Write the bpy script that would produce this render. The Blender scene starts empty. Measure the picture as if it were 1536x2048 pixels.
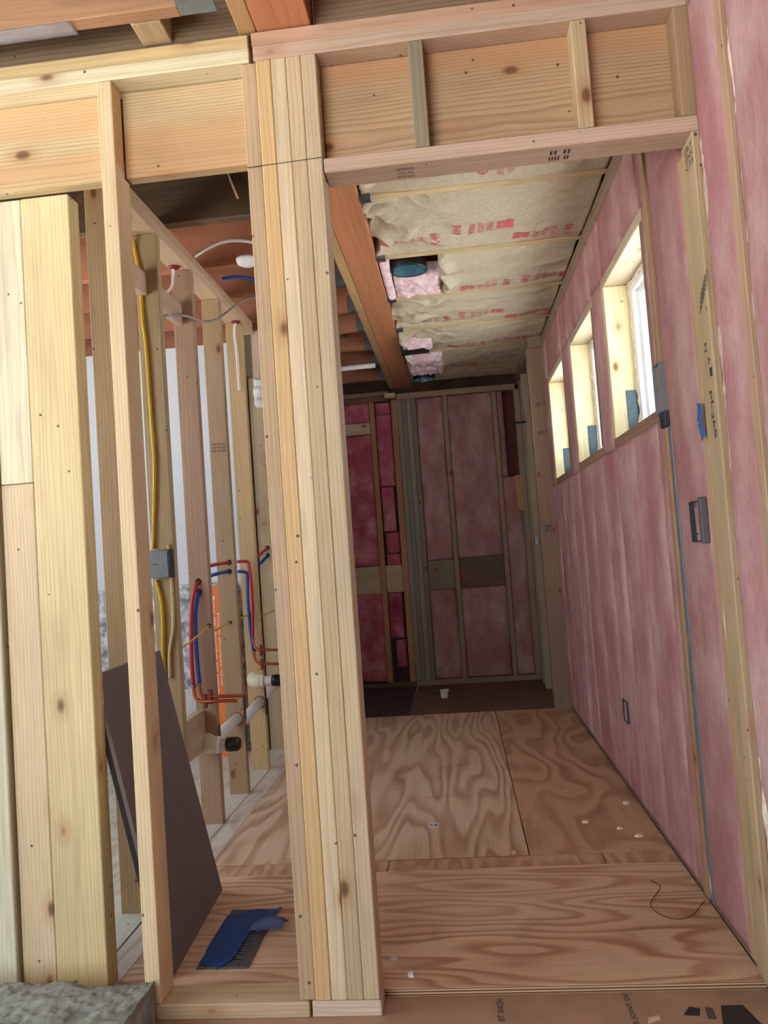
import bpy, bmesh, math, random
from mathutils import Vector, Matrix, noise

random.seed(7)
scene = bpy.context.scene
COL = scene.collection

# ------------------------------------------------------------------ camera
F_PX, YAW, PITCH, ROLL = 1553.55, 0.08917861, 0.05122641, -0.07097637
CAM_H = 1.115
fwd = Vector((-math.sin(YAW) * math.cos(PITCH), math.cos(YAW) * math.cos(PITCH), math.sin(PITCH)))
rt = Vector((math.cos(YAW), math.sin(YAW), 0))
up = rt.cross(fwd)
r2 = math.cos(ROLL) * rt + math.sin(ROLL) * up
u2 = -math.sin(ROLL) * rt + math.cos(ROLL) * up
cam_data = bpy.data.cameras.new('camera')
cam_data.sensor_fit = 'VERTICAL'
cam_data.sensor_height = 24.0
cam_data.lens = F_PX / 2048 * 24.0
cam_data.clip_start = 0.02
cam = bpy.data.objects.new('camera', cam_data)
COL.objects.link(cam)
M = Matrix((r2, u2, -fwd)).transposed().to_4x4()
M.translation = Vector((0, 0, CAM_H))
cam.matrix_world = M
scene.camera = cam

# ------------------------------------------------------------------ world, light, exposure
world = bpy.data.worlds.new('sky')
scene.world = world
world.use_nodes = True
bg = world.node_tree.nodes['Background']
bg.inputs[0].default_value = (0.80, 0.91, 1.0, 1)
bg.inputs[1].default_value = 2.5
sun_data = bpy.data.lights.new('sun', 'SUN')
sun_data.energy = 27.0
sun_data.angle = 0.01
sun_data.color = (1.0, 0.96, 0.90)
sun = bpy.data.objects.new('sun', sun_data)
COL.objects.link(sun)
sun.location = (4, -3, 8)
sun.rotation_euler = Vector((-0.10, 0.02, -0.99)).to_track_quat('-Z', 'Y').to_euler()
vs = scene.view_settings
vs.view_transform = 'Standard'
vs.look = 'None'
vs.gamma = 1.0
vs.use_curve_mapping = False
vs.exposure = 1.38
scene.cycles.max_bounces = 8
scene.cycles.diffuse_bounces = 5

SAT = 0.78
# ------------------------------------------------------------------ helpers
def lin(r, g, b):
    f = lambda c: (c / 255 / 12.92) if c / 255 <= 0.04045 else ((c / 255 + 0.055) / 1.055) ** 2.4
    return (f(r), f(g), f(b), 1.0)

def link(o, parent=None):
    COL.objects.link(o)
    if parent is not None:
        o.parent = parent
        o.location = Vector(o.location) - world_loc(parent)
    return o

def world_loc(o):
    v = Vector(o.location)
    while o.parent is not None:
        o = o.parent
        v += Vector(o.location)
    return v

def empty(name, loc=(0, 0, 0)):
    o = bpy.data.objects.new(name, None)
    o.empty_display_size = 0.05
    o.location = loc
    COL.objects.link(o)
    return o

def tag(o, label, cat, group=None):
    o['label'] = label
    o['category'] = cat
    if group:
        o['group'] = group
    return o

def structure(name):
    o = empty(name)
    o['kind'] = 'structure'
    return o

def mesh_obj(name, verts, faces, mat, parent=None, smooth=False, color=None, center=True):
    me = bpy.data.meshes.new(name)
    c = Vector((0, 0, 0))
    if center and verts:
        lo = Vector([min(v[i] for v in verts) for i in range(3)])
        hi = Vector([max(v[i] for v in verts) for i in range(3)])
        c = (lo + hi) / 2
    me.from_pydata([Vector(v) - c for v in verts], [], faces)
    me.materials.append(mat)
    if smooth:
        me.polygons.foreach_set('use_smooth', [True] * len(me.polygons))
    me.update()
    o = bpy.data.objects.new(name, me)
    o.location = c
    if color is not None:
        o.color = color
    return link(o, parent)

_boxes = {}
def box_mesh(dx, dy, dz, bev, mat):
    key = (round(dx, 4), round(dy, 4), round(dz, 4), bev, mat.name)
    if key in _boxes:
        return _boxes[key]
    bm = bmesh.new()
    bmesh.ops.create_cube(bm, size=1.0)
    bmesh.ops.scale(bm, vec=(dx, dy, dz), verts=bm.verts)
    if bev > 0:
        bmesh.ops.bevel(bm, geom=bm.edges[:], offset=min(bev, dx * .3, dy * .3, dz * .3), segments=1, affect='EDGES')
    me = bpy.data.meshes.new('board')
    bm.to_mesh(me)
    bm.free()
    me.materials.append(mat)
    _boxes[key] = me
    return me

def box(name, x0, x1, y0, y1, z0, z1, color=None, parent=None, mat=None, style='spf', bev=0.0025, rot=None, axis=None):
    dx, dy, dz = x1 - x0, y1 - y0, z1 - z0
    if mat is None:
        if axis is None:
            axis = 'xyz'[max(range(3), key=lambda i: (dx, dy, dz)[i])]
        mat = wood(axis, style)
    o = bpy.data.objects.new(name, box_mesh(dx, dy, dz, bev, mat))
    o.location = ((x0 + x1) / 2, (y0 + y1) / 2, (z0 + z1) / 2)
    if rot:
        o.rotation_euler = rot
    if color is not None:
        k = random.uniform(0.94, 1.05)
        g_ = .35 * color[0] + .5 * color[1] + .15 * color[2]
        q = SAT if style != 'lvl' else .9
        o.color = (*[(g_ + (c - g_) * q) * k * m_ for c, m_ in zip(color[:3], (.97, 1.055, 1.0))], 1)
    return link(o, parent)

def smooth_path(pts, n=8):
    P = [Vector(p) for p in pts]
    if len(P) < 3:
        return P
    out = []
    ext = [P[0] * 2 - P[1]] + P + [P[-1] * 2 - P[-2]]
    for i in range(1, len(ext) - 2):
        a, b, c, d = ext[i - 1:i + 3]
        for k in range(n):
            t = k / n
            out.append(0.5 * ((2 * b) + (c - a) * t + (2 * a - 5 * b + 4 * c - d) * t * t + (3 * b - a - 3 * c + d) * t ** 3))
    out.append(P[-1])
    return out

def tube_data(path, rad, seg=10, cap=True):
    """path: list of Vectors; rad: float or list"""
    verts, faces = [], []
    n = len(path)
    t0 = (path[1] - path[0]).normalized()
    ref = Vector((0, 0, 1)) if abs(t0.z) < 0.9 else Vector((1, 0, 0))
    nrm = t0.cross(ref).normalized()
    for i, p in enumerate(path):
        t = (path[min(i + 1, n - 1)] - path[max(i - 1, 0)]).normalized()
        nrm = (nrm - t * nrm.dot(t)).normalized()
        b = t.cross(nrm)
        r = rad[i] if isinstance(rad, (list, tuple)) else rad
        for k in range(seg):
            a = 2 * math.pi * k / seg
            verts.append(p + (nrm * math.cos(a) + b * math.sin(a)) * r)
    for i in range(n - 1):
        for k in range(seg):
            a, b2 = i * seg + k, i * seg + (k + 1) % seg
            faces.append((a, b2, b2 + seg, a + seg))
    if cap:
        faces.append(tuple(range(seg))[::-1])
        faces.append(tuple(range((n - 1) * seg, n * seg)))
    return verts, faces

def tube(name, pts, rad, mat, parent=None, seg=10, smooth_n=8, cap=True):
    path = smooth_path(pts, smooth_n) if smooth_n else [Vector(p) for p in pts]
    v, f = tube_data(path, rad, seg, cap)
    return mesh_obj(name, v, f, mat, parent, smooth=True)

def lathe(name, base, axis, prof, mat, parent=None, seg=28):
    """prof: list of (radius, distance along axis)"""
    ax = Vector(axis).normalized()
    ref = Vector((0, 0, 1)) if abs(ax.z) < 0.9 else Vector((1, 0, 0))
    n = ax.cross(ref).normalized()
    b = ax.cross(n)
    verts, faces = [], []
    for r, d in prof:
        for k in range(seg):
            a = 2 * math.pi * k / seg
            verts.append(Vector(base) + ax * d + (n * math.cos(a) + b * math.sin(a)) * r)
    for i in range(len(prof) - 1):
        for k in range(seg):
            a, c = i * seg + k, i * seg + (k + 1) % seg
            faces.append((a, c, c + seg, a + seg))
    o = mesh_obj(name, verts, faces, mat, parent, smooth=True)
    return o

def slab(name, u0, u1, v0, v1, depth, to_xyz, h, res, mat, parent=None, smooth=True):
    """a pad: displaced front grid, sides and a back. to_xyz(u, v, d): d = distance out of the front plane"""
    nu = max(2, int(round((u1 - u0) / res)) + 1)
    nv = max(2, int(round((v1 - v0) / res)) + 1)
    verts, faces = [], []
    for j in range(nv):
        for i in range(nu):
            u = u0 + (u1 - u0) * i / (nu - 1)
            v = v0 + (v1 - v0) * j / (nv - 1)
            verts.append(to_xyz(u, v, h(u, v)))
    for j in range(nv - 1):
        for i in range(nu - 1):
            a = j * nu + i
            faces.append((a, a + 1, a + nu + 1, a + nu))
    ring = [i for i in range(nu)] + [j * nu + nu - 1 for j in range(1, nv)] + \
           [(nv - 1) * nu + i for i in range(nu - 2, -1, -1)] + [j * nu for j in range(nv - 2, 0, -1)]
    base = len(verts)
    for k in ring:
        i, j = k % nu, k // nu
        verts.append(to_xyz(u0 + (u1 - u0) * i / (nu - 1), v0 + (v1 - v0) * j / (nv - 1), -depth))
    m = len(ring)
    for k in range(m):
        faces.append((ring[k], base + k, base + (k + 1) % m, ring[(k + 1) % m]))
    faces.append(tuple(range(base, base + m)))
    o = mesh_obj(name, verts, faces, mat, parent, smooth=smooth)
    return o

def nz(x, y, z=0.0):
    return noise.noise(Vector((x, y, z)))

# ------------------------------------------------------------------ materials
class NT:
    def __init__(self, name):
        self.m = bpy.data.materials.new(name)
        self.m.use_nodes = True
        self.t = self.m.node_tree
        self.b = self.t.nodes['Principled BSDF']
    def n(self, kind, **kw):
        o = self.t.nodes.new(kind)
        for k, v in kw.items():
            setattr(o, k, v)
        return o
    def l(self, a, b):
        self.t.links.new(a, b)
    def val(self, sock, v):
        if hasattr(v, 'is_linked'):
            self.l(v, sock)
        else:
            sock.default_value = v
    def math(self, op, a, b=0.0, c=None):
        o = self.n('ShaderNodeMath', operation=op)
        self.val(o.inputs[0], a)
        self.val(o.inputs[1], b)
        if c is not None:
            self.val(o.inputs[2], c)
        return o.outputs[0]
    def vmul(self, v, s):
        o = self.n('ShaderNodeVectorMath', operation='MULTIPLY')
        self.l(v, o.inputs[0])
        o.inputs[1].default_value = s
        return o.outputs[0]
    def vadd(self, v, w):
        o = self.n('ShaderNodeVectorMath', operation='ADD')
        self.l(v, o.inputs[0])
        self.val(o.inputs[1], w)
        return o.outputs[0]
    def noise(self, vec, scale=1.0, detail=3.0, rough=0.55):
        o = self.n('ShaderNodeTexNoise')
        self.l(vec, o.inputs['Vector'])
        o.inputs['Scale'].default_value = scale
        o.inputs['Detail'].default_value = detail
        o.inputs['Roughness'].default_value = rough
        return o.outputs[0]
    def ramp(self, fac, stops, interp='LINEAR'):
        o = self.n('ShaderNodeValToRGB')
        o.color_ramp.interpolation = interp
        e = o.color_ramp.elements
        while len(e) < len(stops):
            e.new(0.5)
        for el, (p, c) in zip(e, stops):
            el.position = p
            el.color = c if len(c) == 4 else (*c, 1)
        self.l(fac, o.inputs[0])
        return o.outputs[0]
    def maprange(self, v, a, b, c=0.0, d=1.0):
        o = self.n('ShaderNodeMapRange')
        self.l(v, o.inputs[0])
        for i, q in enumerate((a, b, c, d)):
            o.inputs[i + 1].default_value = q
        return o.outputs[0]
    def mix(self, fac, a, b, blend='MIX'):
        o = self.n('ShaderNodeMix', data_type='RGBA', blend_type=blend)
        self.val(o.inputs['Factor'], fac)
        self.val(o.inputs['A'], a) if False else None
        self.val(o.inputs[6], a)
        self.val(o.inputs[7], b)
        return o.outputs[2]
    def bump(self, h, strength=0.3, dist=0.01):
        o = self.n('ShaderNodeBump')
        o.inputs['Strength'].default_value = strength
        o.inputs['Distance'].default_value = dist
        self.l(h, o.inputs['Height'])
        self.l(o.outputs[0], self.b.inputs['Normal'])
    def done(self, col, rough=0.7, **kw):
        self.val(self.b.inputs['Base Color'], col)
        self.b.inputs['Roughness'].default_value = rough
        for k, v in kw.items():
            self.b.inputs[k.replace('_', ' ')].default_value = v
        return self.m

_w = {}
def wood(axis, style='spf'):
    key = (axis, style)
    if key in _w:
        return _w[key]
    t = NT('lumber_%s_%s' % (style, axis))
    tc = t.n('ShaderNodeTexCoord').outputs['Object']
    oi = t.n('ShaderNodeObjectInfo')
    sep = t.n('ShaderNodeSeparateXYZ')
    t.l(tc, sep.inputs[0])
    x, y, z = sep.outputs
    u, v, w = {'x': (y, z, x), 'y': (x, z, y), 'z': (x, y, z)}[axis]
    rnd = oi.outputs['Random']
    comb = t.n('ShaderNodeCombineXYZ')
    t.l(u, comb.inputs[0]); t.l(v, comb.inputs[1]); t.l(w, comb.inputs[2])
    off = t.n('ShaderNodeVectorMath', operation='SCALE')
    off.inputs[0].default_value = (13.1, 17.7, 43.3)
    t.l(rnd, off.inputs['Scale'])
    vec = t.vadd(comb.outputs[0], off.outputs[0])
    # growth rings round an off-centre pith
    r2_ = t.math('FRACT', t.math('MULTIPLY', rnd, 7.31))
    du = t.math('SUBTRACT', u, t.math('MULTIPLY_ADD', rnd, 0.16, -0.08))
    dv = t.math('SUBTRACT', v, t.math('MULTIPLY_ADD', r2_, 0.14, -0.11))
    d = t.math('SQRT', t.math('ADD', t.math('MULTIPLY', du, du), t.math('MULTIPLY', dv, dv)))
    dist = t.noise(t.vmul(vec, (7, 7, 1.1)), 1.0, 3.0)
    d2 = t.math('MULTIPLY_ADD', dist, 0.035, d)
    spacing = {'spf': 0.0095, 'lvl': 0.014, 'old': 0.010, 'fir': 0.0085}[style]
    fr = t.math('FRACT', t.math('DIVIDE', d2, spacing))
    late = t.ramp(fr, [(0.0, (0, 0, 0)), (0.45, (.15, .15, .15)), (0.85, (1, 1, 1)), (1.0, (.0, .0, .0))])
    fib = t.noise(t.vmul(vec, (260, 260, 7)), 1.0, 2.0)
    tone = t.noise(t.vmul(vec, (5, 5, 0.9)), 1.0, 3.0)
    amt = {'spf': 0.15, 'lvl': 0.16, 'old': 0.30, 'fir': 0.32}[style]
    k = t.math('SUBTRACT', 1.0, t.math('MULTIPLY', late, amt))
    k = t.math('MULTIPLY', k, t.maprange(fib, 0.3, 0.7, 0.90, 1.06))
    k = t.math('MULTIPLY', k, t.maprange(tone, 0.3, 0.7, 0.86, 1.10))
    kk = t.n('ShaderNodeCombineXYZ')
    t.l(k, kk.inputs[0])
    t.l(t.math('POWER', k, 1.08), kk.inputs[1])
    t.l(t.math('POWER', k, 1.22), kk.inputs[2])
    col = t.mix(1.0, oi.outputs['Color'], kk.outputs[0], 'MULTIPLY')
    # broad weather stain and heartwood streaks
    st = t.noise(t.vmul(vec, (9, 9, 1.6)), 1.0, 4.0, 0.6)
    stm = t.maprange(st, 0.55, 0.78, 0.0, {'spf': 0.34, 'lvl': 0.15, 'old': 0.75, 'fir': 0.25}[style])
    col = t.mix(stm, col, lin(118, 96, 66) if style != 'lvl' else lin(96, 46, 22))
    if style == 'fir':
        hw = t.noise(t.vmul(vec, (8, 8, 0.35)), 1.0, 1.0)
        col = t.mix(t.maprange(hw, 0.46, 0.60, 0, 0.55), col, t.mix(1.0, oi.outputs['Color'], (0.92, 0.66, 0.52, 1), 'MULTIPLY'))
    if style != 'lvl':
        vo = t.n('ShaderNodeTexVoronoi')
        vo.inputs['Scale'].default_value = 1.0
        t.l(t.vmul(vec, (6.5, 6.5, 3.6)), vo.inputs['Vector'])
        kn = t.maprange(vo.outputs['Distance'], 0.10, 0.05, 0.0, 0.85)
        halo = t.maprange(vo.outputs['Distance'], 0.22, 0.10, 0.0, 0.35)
        col = t.mix(halo, col, lin(170, 112, 60))
        col = t.mix(kn, col, lin(96, 56, 30))
        vd = t.n('ShaderNodeTexVoronoi')
        vd.inputs['Scale'].default_value = 15.0
        t.l(vec, vd.inputs['Vector'])
        dot = t.maprange(vd.outputs['Distance'], 0.075, 0.05, 0.0, 0.85)
        col = t.mix(dot, col, lin(62, 40, 26))
    t.bump(t.math('ADD', late, fib), 0.12, 0.002)
    _w[key] = t.done(col, 0.62 if style != 'lvl' else 0.5)
    return _w[key]

def plain(name, rgb, rough=0.6, metal=0.0, var=0.12, scale=30, bump=0.0, **kw):
    t = NT(name)
    tc = t.n('ShaderNodeTexCoord').outputs['Object']
    n = t.noise(tc, scale, 4.0)
    c = lin(*rgb)
    lo = tuple(x * (1 - var) for x in c[:3]) + (1,)
    hi = tuple(min(1, x * (1 + var)) for x in c[:3]) + (1,)
    col = t.mix(t.maprange(n, 0.3, 0.7), lo, hi)
    if bump:
        t.bump(n, bump, 0.01)
    return t.done(col, rough, Metallic=metal, **kw)

def plywood(name, axis, light, dark, nrings=11, stretch=(5.5, 1.1), seed=0.0):
    t = NT(name)
    tc = t.n('ShaderNodeTexCoord').outputs['Object']
    sc = (stretch[1], stretch[0], 1) if axis == 'x' else (stretch[0], stretch[1], 1)
    vec = t.vadd(t.vmul(tc, sc), (seed, seed * 1.7, 0))
    n = t.noise(vec, 1.0, 2.2, 0.42)
    fr = t.math('FRACT', t.math('MULTIPLY', n, nrings))
    ring = t.ramp(fr, [(0.0, (0, 0, 0)), (0.35, (.1, .1, .1)), (0.72, (1, 1, 1)), (0.86, (.9, .9, .9)), (1.0, (0, 0, 0))])
    fsc = (4, 160, 1) if axis == 'x' else (160, 4, 1)
    fib = t.noise(t.vmul(tc, fsc), 1.0, 3.0)
    amp = t.maprange(t.noise(tc, 2.3, 2.0), 0.3, 0.7, 0.45, 1.0)
    f = t.math('MULTIPLY', ring, amp)
    col = t.mix(f, lin(*light), lin(*dark))
    kk = t.maprange(fib, 0.3, 0.7, 0.88, 1.08)
    g = t.n('ShaderNodeCombineXYZ')
    for i in range(3):
        t.l(kk, g.inputs[i])
    col = t.mix(1.0, col, g.outputs[0], 'MULTIPLY')
    dirt = t.noise(tc, 5.0, 5.0, 0.65)
    col = t.mix(t.maprange(dirt, 0.58, 0.8, 0, 0.45), col, lin(112, 84, 66))
    # sawn edge: stacked veneers
    sep = t.n('ShaderNodeSeparateXYZ')
    t.l(tc, sep.inputs[0])
    lay = t.math('FRACT', t.math('DIVIDE', t.math('ADD', sep.outputs[2], 0.5), 0.0074))
    edge = t.ramp(lay, [(0.0, lin(214, 184, 142)), (0.45, lin(206, 172, 128)), (0.55, lin(92, 60, 42)), (0.95, lin(110, 74, 52)), (1.0, lin(214, 184, 142))])
    geo = t.n('ShaderNodeNewGeometry')
    s2 = t.n('ShaderNodeSeparateXYZ')
    t.l(geo.outputs['True Normal'], s2.inputs[0])
    side = t.math('LESS_THAN', t.math('ABSOLUTE', s2.outputs[2]), 0.35)
    col = t.mix(side, col, edge)
    t.bump(ring, 0.06, 0.001)
    return t.done(col, 0.62)

def pink_wool(name, base, pale, deep, scale=7.0, stretch=(1, 1, 0.5)):
    t = NT(name)
    tc = t.n('ShaderNodeTexCoord').outputs['Object']
    oi = t.n('ShaderNodeObjectInfo')
    off = t.n('ShaderNodeVectorMath', operation='SCALE')
    off.inputs[0].default_value = (9, 14, 21)
    t.l(oi.outputs['Random'], off.inputs['Scale'])
    vec = t.vadd(t.vmul(tc, stretch), off.outputs[0])
    n1 = t.noise(vec, scale, 5.0, 0.6)
    n2 = t.noise(vec, scale * 0.35, 3.0, 0.5)
    n3 = t.noise(t.vmul(tc, (1, 1, .35)), 90, 3.0, 0.6)
    col = t.mix(t.maprange(n1, 0.42, 0.68), lin(*base), lin(*pale))
    col = t.mix(t.maprange(n2, 0.52, 0.72, 0, 0.75), col, lin(*deep))
    k = t.maprange(n3, 0.25, 0.75, 0.86, 1.08)
    g = t.n('ShaderNodeCombineXYZ')
    for i in range(3):
        t.l(k, g.inputs[i])
    col = t.mix(1.0, col, g.outputs[0], 'MULTIPLY')
    t.bump(t.math('MULTIPLY_ADD', n3, 0.3, n1), 0.55, 0.012)
    return t.done(col, 0.95, Specular_IOR_Level=0.1)

PINK = pink_wool('pink_fibreglass', (174, 126, 124), (194, 160, 154), (158, 100, 100))
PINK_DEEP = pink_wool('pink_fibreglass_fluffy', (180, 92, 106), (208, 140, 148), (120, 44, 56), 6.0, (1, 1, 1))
PINK_LIGHT = pink_wool('pink_fibreglass_cut_edge', (228, 194, 200), (242, 230, 230), (196, 140, 148), 22.0, (1, 1, 1))

def kraft_mat():
    t = NT('kraft_paper')
    tc = t.n('ShaderNodeTexCoord').outputs['Object']
    n1 = t.noise(tc, 60, 4.0, 0.7)
    n2 = t.noise(tc, 5, 3.0)
    col = t.mix(t.maprange(n1, 0.3, 0.7), lin(182, 168, 142), lin(208, 197, 172))
    col = t.mix(t.maprange(n2, 0.5, 0.75, 0, 0.4), col, lin(166, 150, 122))
    rg = t.n('ShaderNodeTexNoise', noise_type='RIDGED_MULTIFRACTAL')
    t.l(t.vmul(tc, (1.0, 1.4, 1.0)), rg.inputs['Vector'])
    rg.inputs['Scale'].default_value = 6.0
    rg.inputs['Detail'].default_value = 3.0
    t.bump(t.math('MULTIPLY_ADD', n1, 0.25, rg.outputs[0]), 0.55, 0.02)
    return t.done(col, 0.6)
KRAFT = kraft_mat()
RED_INK = plain('red_ink', (204, 96, 100), 0.7, var=0.2, scale=80)
BLACK_INK = plain('black_ink', (52, 44, 40), 0.8, var=0.3, scale=60)
GREY_INK = plain('grey_print', (88, 74, 68), 0.8, var=0.3, scale=60)
WHITE_INK = plain('white_print', (240, 226, 214), 0.7)
PANEL = plain('grey_brown_board', (112, 100, 99), 0.75, var=0.06, scale=9)
DARK_BROWN = plain('dark_brown_matte', (40, 33, 32), 0.8)  # dark layer of the board; also paints shade in holes and register
METAL = plain('galvanised_steel', (120, 124, 130), 0.42, 0.85, var=0.2, scale=50)
METAL_BLUE = plain('grey_metal', (128, 138, 144), 0.5, 0.5, var=0.1)
BLACK_PL = plain('black_plastic', (18, 20, 24), 0.35)
TAPE_BLACK = plain('black_flashing_tape', (40, 66, 74), 0.25, var=0.4, scale=60)
CAN_IN = plain('lamp_reflector', (104, 150, 164), 0.22, 0.55, var=0.25, scale=25)
PVC = plain('white_pvc', (232, 232, 228), 0.35, var=0.04)
PVC_OLD = plain('aged_pvc_fitting', (226, 218, 188), 0.35, var=0.06)
PEX_R = plain('red_pex', (178, 26, 44), 0.35, var=0.1)
PEX_B = plain('blue_pex', (12, 66, 158), 0.35, var=0.1)
COPPER = plain('copper', (196, 108, 74), 0.28, 0.9, var=0.15)
YELLOW = plain('yellow_cable_sheath', (212, 178, 34), 0.45, var=0.08)
WHITE_C = plain('white_cable_sheath', (226, 224, 218), 0.45, var=0.05)
GREY_C = plain('grey_cable_sheath', (150, 142, 130), 0.5, var=0.1)
BLUE_TAPE = plain('blue_masking_tape', (28, 70, 138), 0.65, var=0.25, scale=40, bump=0.4)
ORANGE = plain('orange_cardboard', (234, 120, 46), 0.6, var=0.04)
WALLW = plain('white_primed_drywall', (222, 226, 232), 0.85, var=0.02, scale=3)
FOAM = plain('cream_spray_foam', (222, 208, 160), 0.8, var=0.15, scale=35, bump=0.8)
FOAM_W = plain('pale_spray_foam', (226, 210, 186), 0.8, var=0.2, scale=45, bump=0.9)
VINYL = plain('white_vinyl', (236, 238, 238), 0.35, var=0.02)
SEAL_RED = plain('red_fire_caulk', (110, 14, 22), 0.6, var=0.3)
WOOL = plain('grey_mineral_wool', (136, 138, 130), 0.98, var=0.45, scale=22, bump=1.0)
SHEATH = plain('dark_red_sheathing', (92, 44, 38), 0.85, var=0.3, scale=12)
DARKDECK = plain('dark_roof_deck', (74, 52, 38), 0.85, var=0.3, scale=8)
CUP = plain('white_plastic', (228, 224, 214), 0.5, var=0.04)
GROUND = plain('pale_gravel', (196, 197, 198), 0.9, var=0.15, scale=6)
OSB = plain('brown_subfloor', (172, 136, 110), 0.7, var=0.16, scale=7)
CHIP = plain('pale_wood_chip', (226, 196, 164), 0.8, var=0.1)
STICKER = plain('white_sticker', (226, 226, 230), 0.5, var=0.05)
REGISTER = plain('grey_register_metal', (96, 96, 98), 0.5, 0.4)
PLASTIC_FILM = plain('white_plastic_film', (206, 206, 208), 0.3, var=0.12, scale=20, bump=0.7)
CLEAR_FILM = plain('clear_plastic_film', (236, 236, 240), 0.18, var=0.05, scale=20, bump=0.6, Transmission_Weight=0.8, IOR=1.1)

def glass_mat():
    t = NT('window_glass')
    t.b.inputs['Base Color'].default_value = (0.92, 0.96, 0.97, 1)
    t.b.inputs['Roughness'].default_value = 0.02
    t.b.inputs['Transmission Weight'].default_value = 1.0
    t.b.inputs['IOR'].default_value = 1.02
    return t.m
GLASS = glass_mat()

def marble_mat():
    t = NT('grey_mottled_sheet')
    tc = t.n('ShaderNodeTexCoord').outputs['Object']
    n = t.noise(tc, 16, 4.0, 0.6)
    col = t.ramp(n, [(0.38, lin(120, 122, 130)), (0.5, lin(182, 184, 190)), (0.6, lin(226, 228, 234))])
    return t.done(col, 0.5)
MARBLE = marble_mat()

# lumber tones
PALE = lin(226, 202, 160)
CREAM = lin(232, 206, 152)
GOLD = lin(222, 178, 112)
TAN = lin(204, 164, 116)
PINKW = lin(208, 166, 138)
BROWN = lin(176, 130, 88)
GREYW = lin(150, 128, 100)
WEATH = lin(128, 98, 70)
LVL = lin(198, 122, 80)
RUST = lin(178, 96, 52)
DARKW = lin(96, 62, 40)

# ------------------------------------------------------------------ lettering
_txt = {}
def text_geo(body):
    if body in _txt:
        return _txt[body]
    cu = bpy.data.curves.new('lettering', 'FONT')
    cu.body = body
    cu.size = 1.0
    cu.align_x = 'CENTER'
    cu.align_y = 'CENTER'
    cu.resolution_u = 2
    cu.offset = 0.014
    cu.resolution_u = 4
    o = bpy.data.objects.new('lettering', cu)
    COL.objects.link(o)
    dg = bpy.context.evaluated_depsgraph_get()
    me = bpy.data.meshes.new_from_object(o.evaluated_get(dg))
    V = [(v.co.x, v.co.y) for v in me.vertices]
    Fc = [tuple(p.vertices) for p in me.polygons]
    bpy.data.objects.remove(o)
    bpy.data.curves.remove(cu)
    bpy.data.meshes.remove(me)
    xs = [v[0] for v in V]; ys = [v[1] for v in V]
    w, h = max(xs) - min(xs), max(ys) - min(ys)
    cx, cy = (max(xs) + min(xs)) / 2, (max(ys) + min(ys)) / 2
    _txt[body] = ([((a - cx) / w, (b - cy) / h) for a, b in V], Fc)
    return _txt[body]

def lettering(name, body, center, read, upv, length, height, mat, parent, surf=None):
    """flat print: read = reading direction, upv = towards the letter tops"""
    V, Fc = text_geo(body)
    c, r_, u_ = Vector(center), Vector(read).normalized(), Vector(upv).normalized()
    pts = [c + r_ * (a * length) + u_ * (b * height) for a, b in V]
    if surf:
        bm = bmesh.new()
        bv = [bm.verts.new(p) for p in pts]
        for f in Fc:
            try:
                bm.faces.new([bv[i] for i in f])
            except ValueError:
                pass
        for _ in range(3):
            bmesh.ops.triangulate(bm, faces=bm.faces[:])
            long_e = [e for e in bm.edges if e.calc_length() > .010]
            if not long_e:
                break
            bmesh.ops.subdivide_edges(bm, edges=long_e, cuts=1)
        bmesh.ops.triangulate(bm, faces=bm.faces[:])
        bm.verts.index_update()
        pts = [surf(v.co) for v in bm.verts]
        Fc = [tuple(v.index for v in f.verts) for f in bm.faces]
        bm.free()
    o = mesh_obj(name, pts, Fc, mat, parent)
    o['kind'] = 'stuff'
    return o

# ================================================================== STRUCTURE
YF, YK = 1.917, 2.006          # front wall: face and back
XR = 0.665                     # right wall, inner plane
XL = -1.065                    # plumbing partition, room-side plane
YB = 6.40                      # far wall
ZT = 2.484                     # top of plates / bottom of joists
S = 0.038

# ---- floor
floor = structure('floor')
box('subfloor_panel', -3.2, XR + .14, -2.6, 2.0, -0.03, 0.0, None, floor, OSB)
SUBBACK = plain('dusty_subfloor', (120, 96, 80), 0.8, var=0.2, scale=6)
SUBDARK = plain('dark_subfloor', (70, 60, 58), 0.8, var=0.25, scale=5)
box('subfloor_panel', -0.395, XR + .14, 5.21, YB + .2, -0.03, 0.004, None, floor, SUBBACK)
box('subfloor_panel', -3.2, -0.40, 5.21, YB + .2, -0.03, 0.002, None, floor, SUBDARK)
box('subfloor_panel', -3.2, XR + .14, 2.0, 5.21, -0.03, -0.001, None, floor, OSB)
PLY_A = plywood('plywood_face_front', 'x', (226, 192, 160), (178, 128, 94), 14, (4.2, 0.85), 3.1)
PLY_B = plywood('plywood_face_back', 'y', (224, 196, 168), (174, 130, 100), 13, (3.4, 0.5), 8.4)
PLY_C = plywood('plywood_face_back_right', 'y', (208, 170, 138), (168, 120, 90), 11, (2.6, 0.9), 1.9)
PLY_D = plywood('plywood_face_strip', 'y', (210, 172, 140), (172, 124, 94), 9, (6.0, 1.2), 5.0)
box('plywood_sheet', -0.98, XR, 1.997, 2.714, 0.0, 0.020, None, floor, PLY_A, bev=.001)
box('plywood_strip', -0.98, -0.322, 2.717, 2.808, 0.0, 0.0195, None, floor, PLY_D, bev=.001)
box('plywood_strip', -0.319, 0.42, 2.717, 2.808, 0.0, 0.019, None, floor, PLY_D, bev=.001)
box('plywood_strip', 0.423, XR, 2.717, 2.808, 0.0, 0.0195, None, floor, PLY_D, bev=.001)
box('plywood_sheet', -0.98, 0.172, 2.811, 5.21, 0.0, 0.020, None, floor, PLY_B, bev=.001)
box('plywood_sheet', 0.176, XR, 2.811, 5.21, 0.0, 0.0195, None, floor, PLY_C, bev=.001)
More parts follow.
